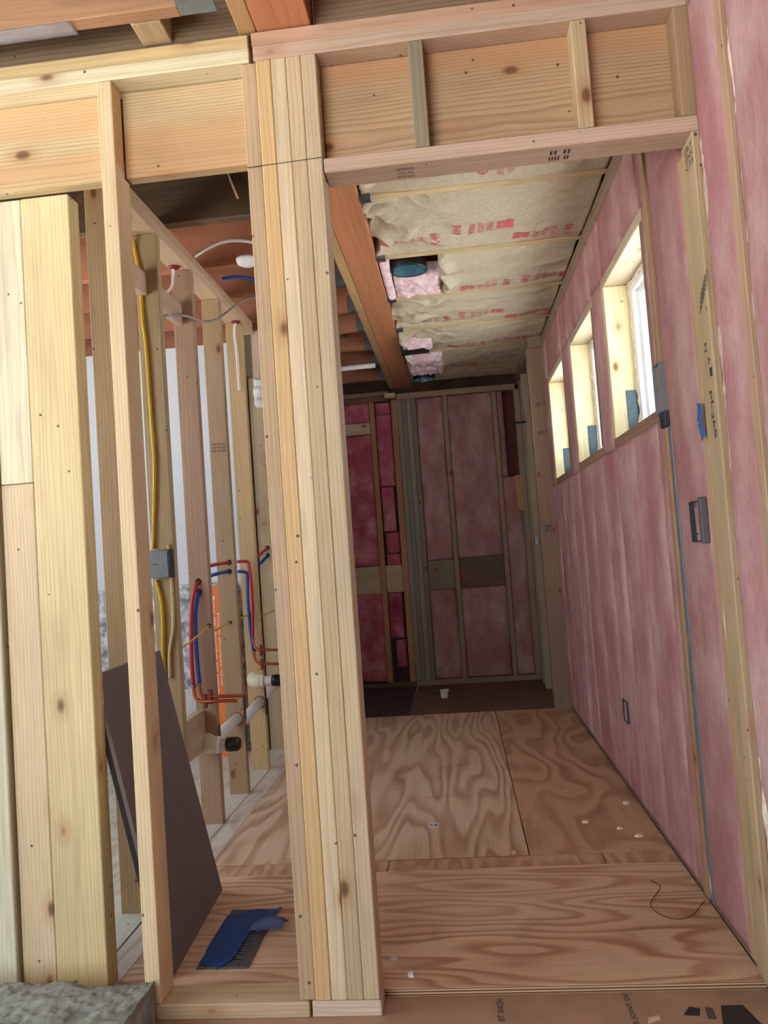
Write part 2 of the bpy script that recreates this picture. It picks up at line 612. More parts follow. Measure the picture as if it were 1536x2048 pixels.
WHITED = plywood('plywood_face_dusty', 'y', (216, 206, 194), (186, 168, 150), 8, (6, 1.4), 4.4)
box('plywood_strip', -2.9, -0.984, 2.01, 4.7, 0.0, 0.016, None, floor, WHITED, bev=.001)
for k, (bx, by, txt, ln) in enumerate([(0.022, 1.925, '1 8T INCH', .105), (0.328, 1.93, 'E JOINT DE', .12)]):
    lettering('printed_text', txt, (bx, by, 0.0008), (0, 1, 0), (-1, 0, 0), ln, .016, GREY_INK, floor)

def blot(name, pts, z, mat, parent):
    return mesh_obj(name, [(x, y, z) for x, y in pts], [tuple(range(len(pts)))], mat, parent)
blot('printed_mark', [(.515, 1.86), (.60, 1.86), (.585, 1.935), (.535, 1.935)], .0008, BLACK_INK, floor)
blot('printed_mark', [(.44, 1.90), (.475, 1.895), (.485, 1.925), (.462, 1.932)], .0008, BLACK_INK, floor)
blot('printed_mark', [(.49, 1.885), (.508, 1.88), (.512, 1.925), (.497, 1.93)], .0008, GREY_INK, floor)

# ---- front wall framing
wf = structure('wall_front')
box('top_plate', -0.428, XR, YF, YK, 2.406, 2.444, PINKW, wf)
box('top_plate', -0.430, XR, YF + .002, YK, 2.445, 2.483, lin(206, 150, 116), wf)
box('top_plate', -3.2, -0.438, YF - .002, YK, 2.404, 2.442, PALE, wf)
box('top_plate', -3.2, -0.440, YF + .004, YK, 2.443, 2.481, GOLD, wf)
# header boards, set back behind the framing face
HB = 1.977
box('header_board', -0.264, XR, HB, HB + S, 2.128, 2.405, lin(196, 148, 100), wf, style='fir')
box('header_board', -3.2, -0.852, HB, HB + S, 2.166, 2.403, lin(220, 182, 128), wf, style='fir')
box('header_board', -0.808, -0.462, HB, HB + S, 2.166, 2.403, lin(222, 180, 126), wf, style='fir')
hp = box('header_plate', -0.262, XR + .002, YF, YK, 2.089, 2.1265, PINKW, wf)
for x, c in ((-0.027, GREYW), (0.381, TAN), (0.630, BROWN)):
    box('cripple_stud', x, x + S, YF, HB - .001, 2.1275, 2.405, c, wf)
# stud with a notch for the header
def notched_stud(x0, x1, z0, z1, zn, yn, color, parent):
    prof = [(YF, z0), (YK, z0), (YK, zn), (yn, zn), (yn, z1), (YF, z1)]
    V = [(x0, y, z) for y, z in prof] + [(x1, y, z) for y, z in prof]
    n = len(prof)
    Fc = [tuple(range(n)), tuple(range(2 * n - 1, n - 1, -1))]
    Fc += [(i, i + n, (i + 1) % n + n, (i + 1) % n) for i in range(n)]
    o = mesh_obj('stud', V, Fc, wood('z'), parent, color=color)
    bm = bmesh.new(); bm.from_mesh(o.data)
    bmesh.ops.recalc_face_normals(bm, faces=bm.faces)
    bmesh.ops.bevel(bm, geom=bm.edges[:], offset=.002, segments=1, affect='EDGES')
    bm.to_mesh(o.data); bm.free()
    return o
notched_stud(-0.850, -0.811, 0.038, 2.403, 2.165, HB - .001, PALE, wf)
# built-up post of five studs beside the opening
x = -0.4615
for k, c in enumerate([lin(204, 160, 116), lin(224, 172, 102), lin(224, 190, 148), lin(216, 178, 130), lin(212, 178, 136)]):
    z0, z1 = 0.038, (2.403 if k == 0 else 2.4055)
    y0 = YF - (0.0 if k else -.004)
    box('stud', x, x + S + .0008, y0, YK, z0, z1, c, wf)
    x += 0.0395
box('sole_plate', -0.432, -0.262, YF, YK, 0.0, 0.037, lin(222, 186, 162), wf)
box('sole_plate', -1.62, -0.438, YF - .002, YK, 0.0, 0.037, lin(210, 170, 128), wf)
# pencil line across the post
lv = [(-0.4615, YF - .0012, 2.1235), (-0.2625, YF - .0012, 2.128), (-0.2625, YF - .0012, 2.130), (-0.4615, YF - .0012, 2.1255)]
mesh_obj('pencil_line', lv, [(0, 1, 2, 3)], BLACK_INK, wf)
# built-up boards closing the wall at the left
YA = 2.016
box('trimmer_board', -1.40, -1.236, YA - .012, YA + .05, 0.0, 2.163, lin(224, 208, 178), wf)
box('trimmer_board', -1.2255, -1.133, YA, YA + .045, 1.372, 2.163, lin(234, 214, 176), wf)
box('trimmer_board', -1.2255, -1.133, YA, YA + .045, 0.0, 1.370, lin(224, 186, 142), wf)
box('trimmer_board', -1.131, -0.993, YA - .002, YA + .06, 0.0, 2.163, lin(236, 200, 138), wf)
box('drywall_sheet', -3.2, -2.65, YA, YA + .013, 0.0, 2.16, None, wf, WALLW)  # unseen sheet, added to cut the daylight entering the bathroom
# stamps on the underside of the header plate and on a stud
for (sx, sy, tx, ln, ht) in ((-0.058, 1.945, 'DOUGLAS', .045, .012), (-0.058, 1.965, 'DF S2G', .040, .010), (-0.058, 1.985, 'DOUGLAS', .045, .012),
                             (0.335, 1.95, 'II II', .05, .02), (0.335, 1.98, 'II IIII', .05, .02)):
    lettering('grade_stamp', tx, (sx, sy, 2.0882), (-1, 0, 0), (0, 1, 0), ln, ht, BLACK_INK, hp)

# ---- rim and joists over the front wall, towards the viewer
ceil = structure('ceiling')
box('rim_board', -3.2, -0.46, 1.935, 1.973, 2.4845, 2.76, WEATH, ceil, style='old')
box('rim_board', -0.265, XR + .1, 1.945, 1.983, 2.4845, 2.76, lin(150, 112, 80), ceil, style='old')
box('joist', -3.2, -0.585, 1.800, 1.842, 2.492, 2.76, lin(190, 128, 82), ceil)
box('blocking', -0.722, -0.643, 1.845, 1.934, 2.4925, 2.70, TAN, ceil, axis='y')
box('hanger_plate', -0.584, -0.490, 1.752, 1.835, 2.4885, 2.494, None, ceil, METAL_BLUE)
box('blocking', -0.640, -0.505, 1.846, 1.934, 2.60, 2.74, GREYW, ceil)
box('deck_board', -3.2, XR + .2, -2.6, 2.0, 2.765, 2.79, None, ceil, DARKDECK)
for yy in (1.39, 0.98, 0.57, 0.16, -0.25, -0.9, -1.6, -2.3):
    box('joist', -3.2, -0.50, yy, yy + S, 2.49, 2.76, BROWN, ceil)
    box('joist', -0.26, XR + .1, yy, yy + S, 2.49, 2.76, BROWN, ceil)
# main beam and its side ply
box('beam', -0.414, -0.272, -2.5, YB + .1, ZT + .002, 2.76, LVL, ceil, style='lvl')
box('beam_ply', -0.462, -0.416, -2.5, YB + .1, ZT + .004, 2.76, lin(196, 148, 98), ceil, style='lvl')

# ---- ceiling of the passage: joists, paper-faced batts
JY = [2.28, 2.94, 3.575, 4.185, 4.785, 5.385, 5.985]
for i, yy in enumerate(JY):
    jo = box('joist', -0.27, XR + .12, yy - .02, yy + .02, ZT + .003, 2.76, lin(222, 180, 120), ceil)
    box('joist_hanger', -0.271, -0.226, yy - .026, yy + .026, ZT - .004, ZT + .08, None, jo, METAL)

def bay_surface(y0, y1, seed, rip):
    w = y1 - y0
    def z(x, y):
        t = max(0.0, min(1.0, (y - y0) / w))
        s = max(0.0, min(1.0, (x + 0.262) / (XR + .262)))
        edge = min(1.0, t / .10, (1 - t) / .05)
        sag = 0.014 * (math.sin(math.pi * t) ** 0.35)
        wob = 0.006 * nz(x * 3.0 + seed, y * 3.0) + 0.004 * nz(x * 7 + seed, y * 7, 2)
        loose = 0.16 + 0.84 * max(0.0, 1 - s / 0.42)
        c1 = -abs(nz(x * 4.2 + y * 2.0 + seed, y * 5.5 - x * 1.2, seed)) * 0.085
        c2 = -abs(nz(x * 11 - y * 4 + seed * 3, y * 9 + x * 5, seed + 4)) * 0.05
        c3 = nz(x * 24 + seed, y * 24, 7) * 0.0035
        fold = 0.016 * max(0.0, 1 - s / .45) ** 1.3 * math.sin(24 * (x * .9 + y * .75) + 5 * nz(x * 4 + seed, y * 4) + seed)
        rp = fold
        if rip:
            rp = fold - 0.055 * math.exp(-((x - rip + .05) / 0.06) ** 2) * (0.45 + nz(y * 9, seed))
        return ZT + 0.006 - sag * edge - wob - loose * edge * (c1 + c2 + c3) * 0.9 + rp * edge
    return z

PAPER = []
BATTS = []
CUT = {2: 0.04, 5: 0.02}
for i in range(len(JY)):
    y0 = JY[i] + .021
    y1 = (JY[i + 1] - .021) if i + 1 < len(JY) else YB - .06
    x0 = -0.265
    if i == 2:
        x0 = 0.035          # paper torn back round the first lamp housing
    if i == 5:
        x0 = -0.262
    zf = bay_surface(y0, y1, 3.7 * i + 1.3, x0 + .05 if i in (2, 4) else None)
    PAPER.append(zf)
    o = slab('insulation_batt', x0, XR - .002, y0, y1, 0.10,
             lambda u, v, d, x0=x0: (u + .035 * nz(v * 14, x0 * 9) * max(0, 1 - (u - x0) / .12), v, d), zf, 0.008, KRAFT, ceil)
    # slab() puts the back at -depth: lift it above the joists instead
    me = o.data
    zc = o.location.z
    for v in me.vertices:
        if v.co.z + zc < 1.0:
            v.co.z = 2.66 - zc
    me.update()
    o['label'] = 'brown paper-faced insulation batt'
    BATTS.append(o)

def print_group(bay, xc, yc, flip, k=1.0):
    yc -= .025
    zf = PAPER[bay]
    drape = lambda p: Vector((p[0], p[1], zf(p[0], p[1]) - .0024))
    sg = -1 if flip else 1
    rd, upv = (0, sg, 0), (sg, 0, 0)
    for body, dx, ln, ht in (('R49', 0.0, .118, .042), ('FIBERGLAS', .066, .125, .025), ('NEXT GEN', .103, .112, .024), ('PINK', .142, .085, .030)):
        lettering('printed_text', body, (xc + sg * dx * k, yc + sg * (ln / 2 - .052), 0), rd, upv, ln * k, ht * k, RED_INK, BATTS[bay], drape)
    # logo block, cut by two pale bars
    for a, b, m0, m1 in ((.172, .192, 0, 1), (.192, .197, 0, .15), (.197, .204, 0, 1), (.204, .209, .25, 1), (.209, .242, 0, 1)):
        ya, yb_ = yc + sg * (-.052 + .072 * m0), yc + sg * (-.052 + .072 * m1)
        xa, xb = xc + sg * a * k, xc + sg * b * k
        n = 4
        V = []
        for q in range(n + 1):
            t = q / n
            V += [drape((xa, ya + (yb_ - ya) * t, 0)), drape((xb, ya + (yb_ - ya) * t, 0))]
        mesh_obj('printed_logo', V, [(2 * q, 2 * q + 1, 2 * q + 3, 2 * q + 2) for q in range(n)], RED_INK, BATTS[bay])
print_group(1, 0.105, 3.345, False)
print_group(1, 0.010, 3.445, True)
print_group(1, 0.600, 3.47, True)
print_group(3, 0.137, 4.600, False)
print_group(3, 0.050, 4.690, True)
print_group(3, 0.640, 4.690, True)
print_group(4, 0.370, 5.245, False)
print_group(4, 0.285, 5.30, True)
print_group(2, 0.46, 4.05, False)
print_group(2, 0.37, 4.11, True)
print_group(0, 0.20, 2.80, False)
print_group(5, 0.02, 5.86, False)

# fibreglass showing round the lamp housings
def tuft(x0, x1, y0, y1, z, amp, seed, mat, parent=ceil):
    def h(u, v):
        su = max(0, min(1, (u - x0) / .03, (x1 - u) / .03)); sv = max(0, min(1, (v - y0) / .03, (y1 - v) / .03))
        return z - (amp * (.6 + .9 * nz(u * 16 + seed, v * 16) + .5 * nz(u * 40, v * 40 + seed))) * min(su, sv) ** .5
    o = slab('fibreglass_tuft', x0, x1, y0, y1, 0, lambda u, v, d: (u + .008 * nz(u * 30, v * 30, seed), v + .008 * nz(u * 30, v * 30, seed + 5), d if d > 0 else z + .07), h, .006, mat, parent)
    return o
tuft(-0.215, 0.025, 3.885, 4.160, 2.497, .024, 2.0, PINK_LIGHT)
tuft(-0.268, -0.222, 3.60, 4.165, 2.497, .030, 5.0, PINK_LIGHT)
tuft(-0.255, 0.005, 5.43, 5.95, 2.470, .030, 9.0, PINK_LIGHT)
tuft(-0.25, -0.06, 5.02, 5.12, 2.452, .024, 12.0, PINK_LIGHT)
box('sheathing_patch', -0.06, 0.04, 3.60, 3.90, 2.60, 2.61, None, ceil, SHEATH)
box('roof_deck', -3.2, XR + .2, 2.0, YB + .2, 2.765, 2.79, None, ceil, DARKDECK)

# ---- ceiling joists left of the beam
for k, (yy, c, w) in enumerate([(2.965, lin(104, 74, 50), .05), (3.456, lin(196, 106, 56), .042), (3.86, RUST, .04), (4.30, RUST, .04), (4.70, RUST, .04), (5.15, RUST, .04), (5.63, RUST, .04), (6.12, RUST, .04)]):
    jo = box('joist', -2.95, -0.464, yy, yy + w, ZT + .002, 2.76, c, ceil, style='spf' if k else 'old')
    if k:
        box('joist_hanger', -0.51, -0.463, yy - .005, yy + w + .005, ZT - .002, ZT + .09, None, jo, METAL)
box('joist', -2.95, -0.464, 2.45, 2.488, ZT + .002, 2.76, DARKW, ceil, style='old')

# ---- far wall
wb = structure('wall_back')
box('sheathing', -1.3, XR + .2, YB + .10, YB + .12, 0.0, 2.77, None, wb, DARKDECK)
box('top_plate', -0.40, XR - .09, YB, YB + .09, 2.372, 2.420, lin(178, 140, 104), wb)
box('top_plate', -1.3, -0.47, YB + .02, YB + .09, 2.418, 2.455, lin(150, 112, 76), wb)
box('top_plate', -1.3, -0.47, YB + .03, YB + .09, 2.37, 2.416, lin(132, 76, 44), wb)
box('blocking', -0.50, -0.41, YB - .01, YB + .06, 2.39, 2.43, TAN, wb)
box('sole_plate', -0.40, XR - .06, YB, YB + .09, 0.0, 0.045, lin(160, 124, 92), wb)
box('sole_plate', -1.3, -0.402, YB + .04, YB + .09, 0.0, 0.04, lin(104, 66, 44), wb)
box('stud', -0.640, -0.596, YB + .01, YB + .09, 0.04, 2.37, lin(190, 116, 66), wb)
box('stud', -0.455, -0.405, YB + .005, YB + .09, 0.04, 2.372, lin(186, 112, 62), wb)
for k, c in enumerate([lin(148, 132, 112), lin(136, 122, 106), lin(152, 136, 116), lin(140, 118, 96)]):
    box('stud', -0.403 + k * .0395, -0.403 + k * .0395 + S, YB + .0 + .004 * (k % 2), YB + .09, 0.045, 2.371, c, wb)
box('stud', -0.026, 0.012, YB, YB + .09, 0.045, 2.371, lin(176, 136, 100), wb)
box('stud', 0.380, 0.418, YB, YB + .09, 0.045, 2.371, lin(170, 132, 98), wb)
box('stud', 0.56, 0.66, YB - .01, YB + .09, 0.045, 2.371, lin(166, 132, 102), wb)
box('blocking', -1.2, -0.642, YB + .03, YB + .068, 0.772, 1.000, lin(204, 164, 120), wb)
box('blocking', -0.594, -0.457, YB + .03, YB + .068, 0.775, 1.000, lin(204, 166, 122), wb)
box('blocking', -0.243, -0.028, YB + .01, YB + .048, 0.778, 1.015, lin(132, 118, 92), wb)
box('blocking', 0.014, 0.378, YB + .02, YB + .058, 0.775, 1.020, lin(112, 76, 56), wb, style='old')
box('blocking', -1.2, -0.642, YB + .02, YB + .058, 2.105, 2.20, lin(214, 182, 146), wb)
box('blocking', 0.52, 0.58, YB - .012, YB + .03, 1.375, 1.665, lin(206, 134, 74), wb)
box('sheathing_patch', 0.43, 0.56, YB + .06, YB + .07, 1.67, 2.34, None, wb, SHEATH)

def batt(name, x0, x1, z0, z1, seed, mat, amp=.022, res=.013, y=YB):
    def h(u, v):
        e = max(0, min(1, (u - x0) / .03, (x1 - u) / .03, (v - z0) / .03, (z1 - v) / .03))
        return e ** .5 * (amp * (.5 + nz(u * 5 + seed, v * 2.2) + .6 * nz(u * 13, v * 11 + seed) + .4 * nz(u * 28, v * 26, seed)))
    return slab(name, x0, x1, z0, z1, .06, lambda u, v, d: (u, y + .025 - d, v), h, res, mat, wb)
for k, (x0, x1, z0, z1, m, a) in enumerate([
        (-0.243, -0.028, 0.05, .775, PINK, .020), (0.014, .378, 0.05, .772, PINK, .020),
        (-0.243, -0.028, 1.018, 2.37, PINK, .020), (0.014, .378, 1.022, 2.37, PINK, .018), (0.42, .56, 0.05, 1.66, PINK, .020), (0.42, .47, 1.66, 2.37, PINK, .02),
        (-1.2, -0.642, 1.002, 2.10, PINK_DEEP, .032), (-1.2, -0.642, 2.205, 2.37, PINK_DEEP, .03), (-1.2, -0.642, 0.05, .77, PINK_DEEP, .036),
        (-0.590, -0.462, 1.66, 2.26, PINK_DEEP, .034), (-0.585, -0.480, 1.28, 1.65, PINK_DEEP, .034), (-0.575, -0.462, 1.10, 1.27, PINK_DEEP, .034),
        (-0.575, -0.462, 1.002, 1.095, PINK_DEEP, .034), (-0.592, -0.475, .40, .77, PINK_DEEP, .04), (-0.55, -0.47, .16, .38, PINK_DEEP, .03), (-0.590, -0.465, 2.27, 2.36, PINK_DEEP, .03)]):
    batt('insulation_batt', x0, x1, z0, z1, 5.3 * k, m, a)

# ---- right wall: studs, batts, window openings
wr = structure('wall_right')
WIN = [(2.530, 3.145), (3.440, 4.052), (4.365, 4.975)]
ZS, ZH = 1.502, 2.113
XO = 0.80
# sheathing outside, pierced by the windows
box('sheathing', XO + .03, XO + .045, -2.6, YB + .2, 0.0, ZS - .02, None, wr, DARKDECK)
box('sheathing', XO + .03, XO + .045, -2.6, YB + .2, ZH + .02, 2.79, None, wr, DARKDECK)
ys = [-2.6] + [q for w_ in WIN for q in w_] + [YB + .2]
for a, b in zip(ys[0::2], ys[1::2]):
    box('sheathing', XO + .03, XO + .045, a - .0, b + .0, ZS - .02, ZH + .02, None, wr, DARKDECK)
box('top_plate', XR, XR + .135, -2.6, 5.2, 2.405, 2.443, lin(168, 130, 104), wr)
box('top_plate', XR + .002, XR + .135, -2.6, 5.2, 2.444, 2.482, lin(158, 122, 96), wr)
box('sole_plate', XR + .004, XR + .135, -2.6, 5.2, 0.0, 0.036, lin(140, 104, 80), wr)
STUDS = [(1.690, 1.728, lin(196, 146, 112)), (1.27, 1.308, TAN), (0.86, .898, TAN), (0.45, .488, TAN), (0.04, 0.078, TAN),
         (2.392, 2.430, lin(182, 130, 92))]
for a, b, c in STUDS:
    box('stud', XR - (.012 if a > 1.5 else .002), XR + .135, a, b, .037, 2.404, c, wr)
# end studs of the front wall, standing against the right wall
box('stud', XR - .018, XR + .13, 1.915, 1.962, 0.037, 2.087, lin(190, 152, 108), wr)
box('stud', XR - .016, XR + .13, 1.963, 2.012, 0.037, 2.087, lin(186, 146, 98), wr)
box('stud', XR - .006, XR + .13, 2.040, 2.078, 0.037, 2.087, lin(198, 152, 108), wr)
box('stud', XR + .001, XR + .13, 1.915, 2.0, 2.13, 2.404, TAN, wr)
for a, b in WIN:
    c = lin(164, 112, 84)
    box('window_sill_plate', XR - .002, XR + .135, a - .04, b + .04, ZS - .039, ZS - .001, c, wr)
    box('window_head_plate', XR - .002, XR + .135, a - .04, b + .04, ZH + .001, ZH + .039, lin(204, 172, 142), wr)  # pale colour paints in the light on the underside
    box('king_stud', XR - .002, XR + .135, a - .040, a - .001, ZS, ZH, lin(160, 108, 84), wr)
    box('king_stud', XR - .002, XR + .135, b + .001, b + .040, ZS, ZH, lin(236, 206, 150), wr)  # far jamb: window light painted in as a brighter wood colour
    box('cripple_stud', XR + .004, XR + .13, a - .030, a + .005, .04, ZS - .04, c, wr)
    box('cripple_stud', XR + .006, XR + .13, (a + b) / 2 - .019, (a + b) / 2 + .019, .04, ZS - .04, c, wr)
    box('cripple_stud', XR + .004, XR + .13, b + .005, b + .043, .04, ZS - .04, c, wr)
    box('cripple_stud', XR + .004, XR + .13, b + .005, b + .043, ZH + .04, 2.404, c, wr)
    box('cripple_stud', XR + .004, XR + .13, a - .04, a, ZH + .04, 2.404, c, wr)
def wbatt(y0, y1, z0, z1, seed, amp=.014, mat=PINK):
    def h(u, v):
        e = max(0, min(1, (u - y0) / .03, (y1 - u) / .03, (v - z0) / .03, (z1 - v) / .03))
        return .006 + e ** .5 * (.75 * amp * (.75 + .8 * nz(u * 4 + seed, v * 1.6) + .35 * nz(u * 12, v * 4 + seed) + .12 * nz(u * 30, v * 16, seed)))
    return slab('insulation_batt', y0, y1, z0, z1, .13, lambda u, v, d: (XR + .004 - d, u, v), h, .022, mat, wr)
k = 0
for y0, y1 in ((.08, .45), (.49, .86), (.90, 1.268), (1.310, 1.688), (1.730, 1.913), (2.080, 2.390)):
    wbatt(y0, y1, .04, 2.40, 2.1 * k, .007 if y0 > 2 else .013); k += 1
wbatt(2.014, 2.039, .04, 2.086, 80.0, .012)
wbatt(2.014, 2.39, 2.14, 2.40, 31.0)
edges = []
for (a, b) in WIN:
    edges.append((a, b))
low = [(2.432, 2.50), (2.536, 2.815), (2.858, 3.148), (3.190, 3.408), (3.447, 3.725), (3.766, 4.055), (4.097, 4.333), (4.372, 4.648), (4.690, 4.978), (5.02, 5.20)]
for y0, y1 in low:
    wbatt(y0 - .014, y1 + .014 if y1 < 5 else y1, .04, 1.462, 2.7 * k, .013); k += 1
for y0, y1 in ((2.432, 2.488), (2.532, 3.148), (3.190, 3.398), (3.442, 4.055), (4.097, 4.323), (4.367, 4.978), (5.02, 5.19)):
    wbatt(y0, y1, 2.153, 2.403, 2.7 * k, .012); k += 1
for y0, y1 in ((2.432, 2.489), (3.186, 3.399), (4.093, 4.324), (5.016, 5.19)):
    wbatt(y0, y1, 1.463, 2.152, 2.7 * k, .012); k += 1
# foam beads along stud edges
def bead(y, z0, z1, r, seed, mat, x=XR - .002, flat=.5):
    n = int((z1 - z0) / .02)
    path = [Vector((x + .003 * nz(i * .3, seed), y + .010 * nz(i * .11, seed, 3), z0 + (z1 - z0) * i / n)) for i in range(n + 1)]
    rad = [max(.003, r * (.75 + .7 * nz(i * .23, seed, 9) + .3 * nz(i * .9, seed))) for i in range(n + 1)]
    v, f = tube_data(path, rad, 8)
    v = [Vector((x + (q.x - x) * flat, q.y, q.z)) for q in v]
    return mesh_obj('foam_bead', v, f, mat, wr, smooth=True)
bead(1.668, .05, 2.40, .013, 1.0, FOAM_W)
bead(1.892, .9, 2.06, .016, 7.0, plain('tan_spray_foam', (186, 156, 140), .85, var=.2, scale=45, bump=.9))
bead(1.885, .05, .9, .017, 9.0, FOAM_W)
bead(2.366, .05, 1.36, .013, 3.0, FOAM, XR - .004)
bead(2.029, .05, 1.33, .0045, 5.0, FOAM_W, XR - .008)
bead(2.026, 1.42, 1.80, .004, 6.0, FOAM_W, XR - .008)
bead(2.80, .06, .55, .006, 15.0, FOAM_W)
bead(2.70, .2, .8, .008, 18.0, FOAM_W)
# bump-out of boards towards the far end
box('corner_stud', 0.560, 0.700, 5.20, 5.238, 0.0, 2.40, lin(158, 114, 86), wr)
box('corner_stud', 0.566, 0.700, 5.239, 5.277, 0.0, 2.40, lin(148, 104, 78), wr)
box('corner_stud', 0.600, 0.80, 5.60, 5.638, 0.0, 2.48, lin(170, 136, 106), wr)
box('corner_stud', 0.590, 0.80, 5.98, 6.02, 0.0, 2.48, lin(186, 152, 120), wr)
box('corner_stud', 0.595, 0.80, 6.20, 6.29, 0.0, 2.48, lin(176, 142, 112), wr)
box('sheathing', 0.66, 0.70, 5.28, YB + .1, 0.0, 2.48, lin(160, 124, 96), wr, style='old')
box('top_plate', 0.575, 0.80, 5.2, YB, 2.402, 2.482, lin(150, 118, 92), wr)
for zz, tx in ((2.02, 'ZEF 14'), (1.83, 'ANE TY'), (1.18, 'STUD'), (1.205, 'SPF S')):
    lettering('grade_stamp', tx, (.63, 5.1992, zz), (1, 0, 0), (0, 0, 1), .075, .022, BLACK_INK, wr)
# marker scrawl and stamp on the end studs
def stroke(pts, rad, mat, parent, name='marker_stroke'):
    v, f = tube_data(smooth_path(pts, 4), rad, 5)
    xs = XR - .0186
    v = [Vector((xs + (q.x - xs) * .2, q.y, q.z)) for q in v]
    return mesh_obj(name, v, f, mat, parent)
XS = XR - .0186
for yy, zz, pat in ((1.957, 1.56, 'N'), (1.942, 1.525, 'A'), (1.935, 1.495, 'l'), (1.952, 1.44, 'P'), (1.945, 1.415, 'L'), (1.950, 1.39, '2'), (1.945, 1.365, 'k'), (1.942, 1.345, 'S')):
    lettering('marker_letter', pat, (XS, yy, zz), (0, 0, -1), (0, -1, 0), .022, .018, BLACK_INK, wr)
for dz in (0, .018, .036, .054, .072):
    lettering('grade_stamp', 'NLGA 2', (XS, 1.945 - dz * .25, 1.675 + dz * .55), (0, -.8, .6), (0, .6, .8), .075, .010, GREY_INK, wr)
for dz, tx in ((0, 'C3S'), (.02, 'ONN'), (.04, 'DRY')):
    lettering('grade_stamp', tx, (XS, 1.95, 2.02 + dz), (0, -1, 0), (0, 0, 1), .06, .015, GREY_INK, wr)

# ---- windows
for i, (a, b) in enumerate(WIN):
    w = structure('window_%d' % (i + 1))
    xg0, xg1 = XO - .035, XO + .03
    t = .042
    box('window_frame', xg0, xg1, a + .002, a + t, ZS + .002, ZH - .002, None, w, VINYL)
    box('window_frame', xg0, xg1, b - t, b - .002, ZS + .002, ZH - .002, None, w, VINYL)
    box('window_frame', xg0, xg1, a + t, b - t, ZS + .002, ZS + t, None, w, VINYL)
    box('window_frame', xg0, xg1, a + t, b - t, ZH - t, ZH - .002, None, w, VINYL)
    xs0, xs1 = xg0 + .02, xg1 - .01
    s = .03
    box('sash_rail', xs0, xs1, a + t, a + t + s, ZS + t, ZH - t, None, w, VINYL)
    box('sash_rail', xs0, xs1, b - t - s, b - t, ZS + t, ZH - t, None, w, VINYL)
    box('sash_rail', xs0, xs1, a + t + s, b - t - s, ZS + t, ZS + t + s, None, w, VINYL)
    box('sash_rail', xs0, xs1, a + t + s, b - t - s, ZH - t - s, ZH - t, None, w, VINYL)
    box('pane', xs0 + .01, xs0 + .014, a + t + s, b - t - s, ZS + t + s, ZH - t - s, None, w, GLASS, bev=0)
    # flashing tape up the far jamb, foam round the frame
    box('flashing_tape', XR + .052, XG if False else XO - .036, b - .0025, b + .0005, ZS + .03, ZS + .185, None, w, TAPE_BLACK, bev=.0008)
    n = 26
    path = [Vector((xg0 + .004, b - .008 + .004 * nz(q * .5, i), ZS + .03 + (ZH - ZS - .05) * q / n)) for q in range(n + 1)]
    rad = [max(.004, .011 + .012 * nz(q * .45, i * 7.0)) for q in range(n + 1)]
    v, f = tube_data(path, rad, 8)
    mesh_obj('foam_bead', v, f, FOAM_W, w, smooth=True)
    path = [Vector((xg0 + .004, a + .02 + (b - a - .03) * q / n, ZH - .008)) for q in range(n + 1)]
    v, f = tube_data(path, rad, 8)
    mesh_obj('foam_bead', v, f, FOAM_W, w, smooth=True)

# ---- plumbing partition on the left
wl = structure('wall_left')
ZP = 2.410
box('top_plate', XL - .089, XL, 2.10, 4.315, ZP, ZP + .037, lin(212, 164, 124), wl)
box('top_plate', XL - .089, XL, 2.06, 4.310, ZP + .038, ZP + .074, lin(204, 156, 114), wl)
SP = [2.455, 2.862, 3.258, 3.662, 4.066, 4.478]
SC = [lin(200, 156, 104), lin(196, 160, 112), lin(186, 138, 108), lin(186, 142, 100), lin(204, 158, 102), lin(190, 156, 116)]
LSTUD = []
for y, c in zip(SP, SC):
    LSTUD.append(box('stud', XL - .089, XL, y, y + S, .016, ZP - .001 if y < 4.3 else 2.2, c, wl))
box('blocking', XL - .085, XL - .047, SP[1] + S, SP[2], 2.165, 2.255, lin(212, 168, 144), wl)
box('blocking', XL - .085, XL - .047, SP[0] + S, SP[1], 2.165, 2.255, lin(212, 168, 144), wl)
box('blocking', XL - .02, XL + .02, 4.335, 4.375, 2.16, 2.44, lin(212, 168, 150), wl)
box('sole_plate', XL - .089, XL, 2.06, 4.7, .0165, .019, lin(220, 206, 190), wl)
box('blocking', XL - .089, XL - .051, SP[1] + S, SP[2] - .001, .335, .50, lin(206, 176, 146), wl)
box('sheathing', XL - .13, XL - .10, 4.45, YB + .12, 0.0, 2.77, lin(150, 120, 92), wl, style='old')  # added to stop outside light leaking into the far end
# lumber stamp
for dz in (0, .016, .032):
    lettering('grade_stamp', 'HF STUD', (XL - .042, SP[3] - .0008, 1.66 + dz), (1, 0, 0), (0, 0, 1), .07, .010, BLACK_INK, LSTUD[3])

# ---- wet room beyond the partition
wt = structure('wall_bathroom')
box('drywall_sheet', -2.95, XL - .10, 4.70, 4.713, 1.0, 2.63, None, wt, WALLW)
box('backing_board', -2.95, XL - .10, 4.72, 4.75, 0.0, 2.77, BROWN, wt)
box('tile_sheet', -1.66, XL - .10, 4.690, 4.700, .36, 1.0, None, wt, MARBLE)
box('tile_sheet', -2.95, -1.661, 4.690, 4.700, .36, 1.0, None, wt, MARBLE)
box('plastic_sheet', -2.95, XL - .10, 4.686, 4.70, .02, .36, None, wt, PLASTIC_FILM)
wq = structure('wall_bathroom_side')
box('drywall_sheet', -2.96, -2.947, 3.5, 4.7, 0, 2.77, None, wq, WALLW)
box('drywall_sheet', -2.96, -2.947, 2.0, 2.6, 0, 2.77, None, wq, WALLW)
box('drywall_sheet', -2.96, -2.947, 2.6, 3.5, 0, 1.1, None, wq, WALLW)
box('drywall_sheet', -2.96, -2.947, 2.6, 3.5, 2.1, 2.77, None, wq, WALLW)

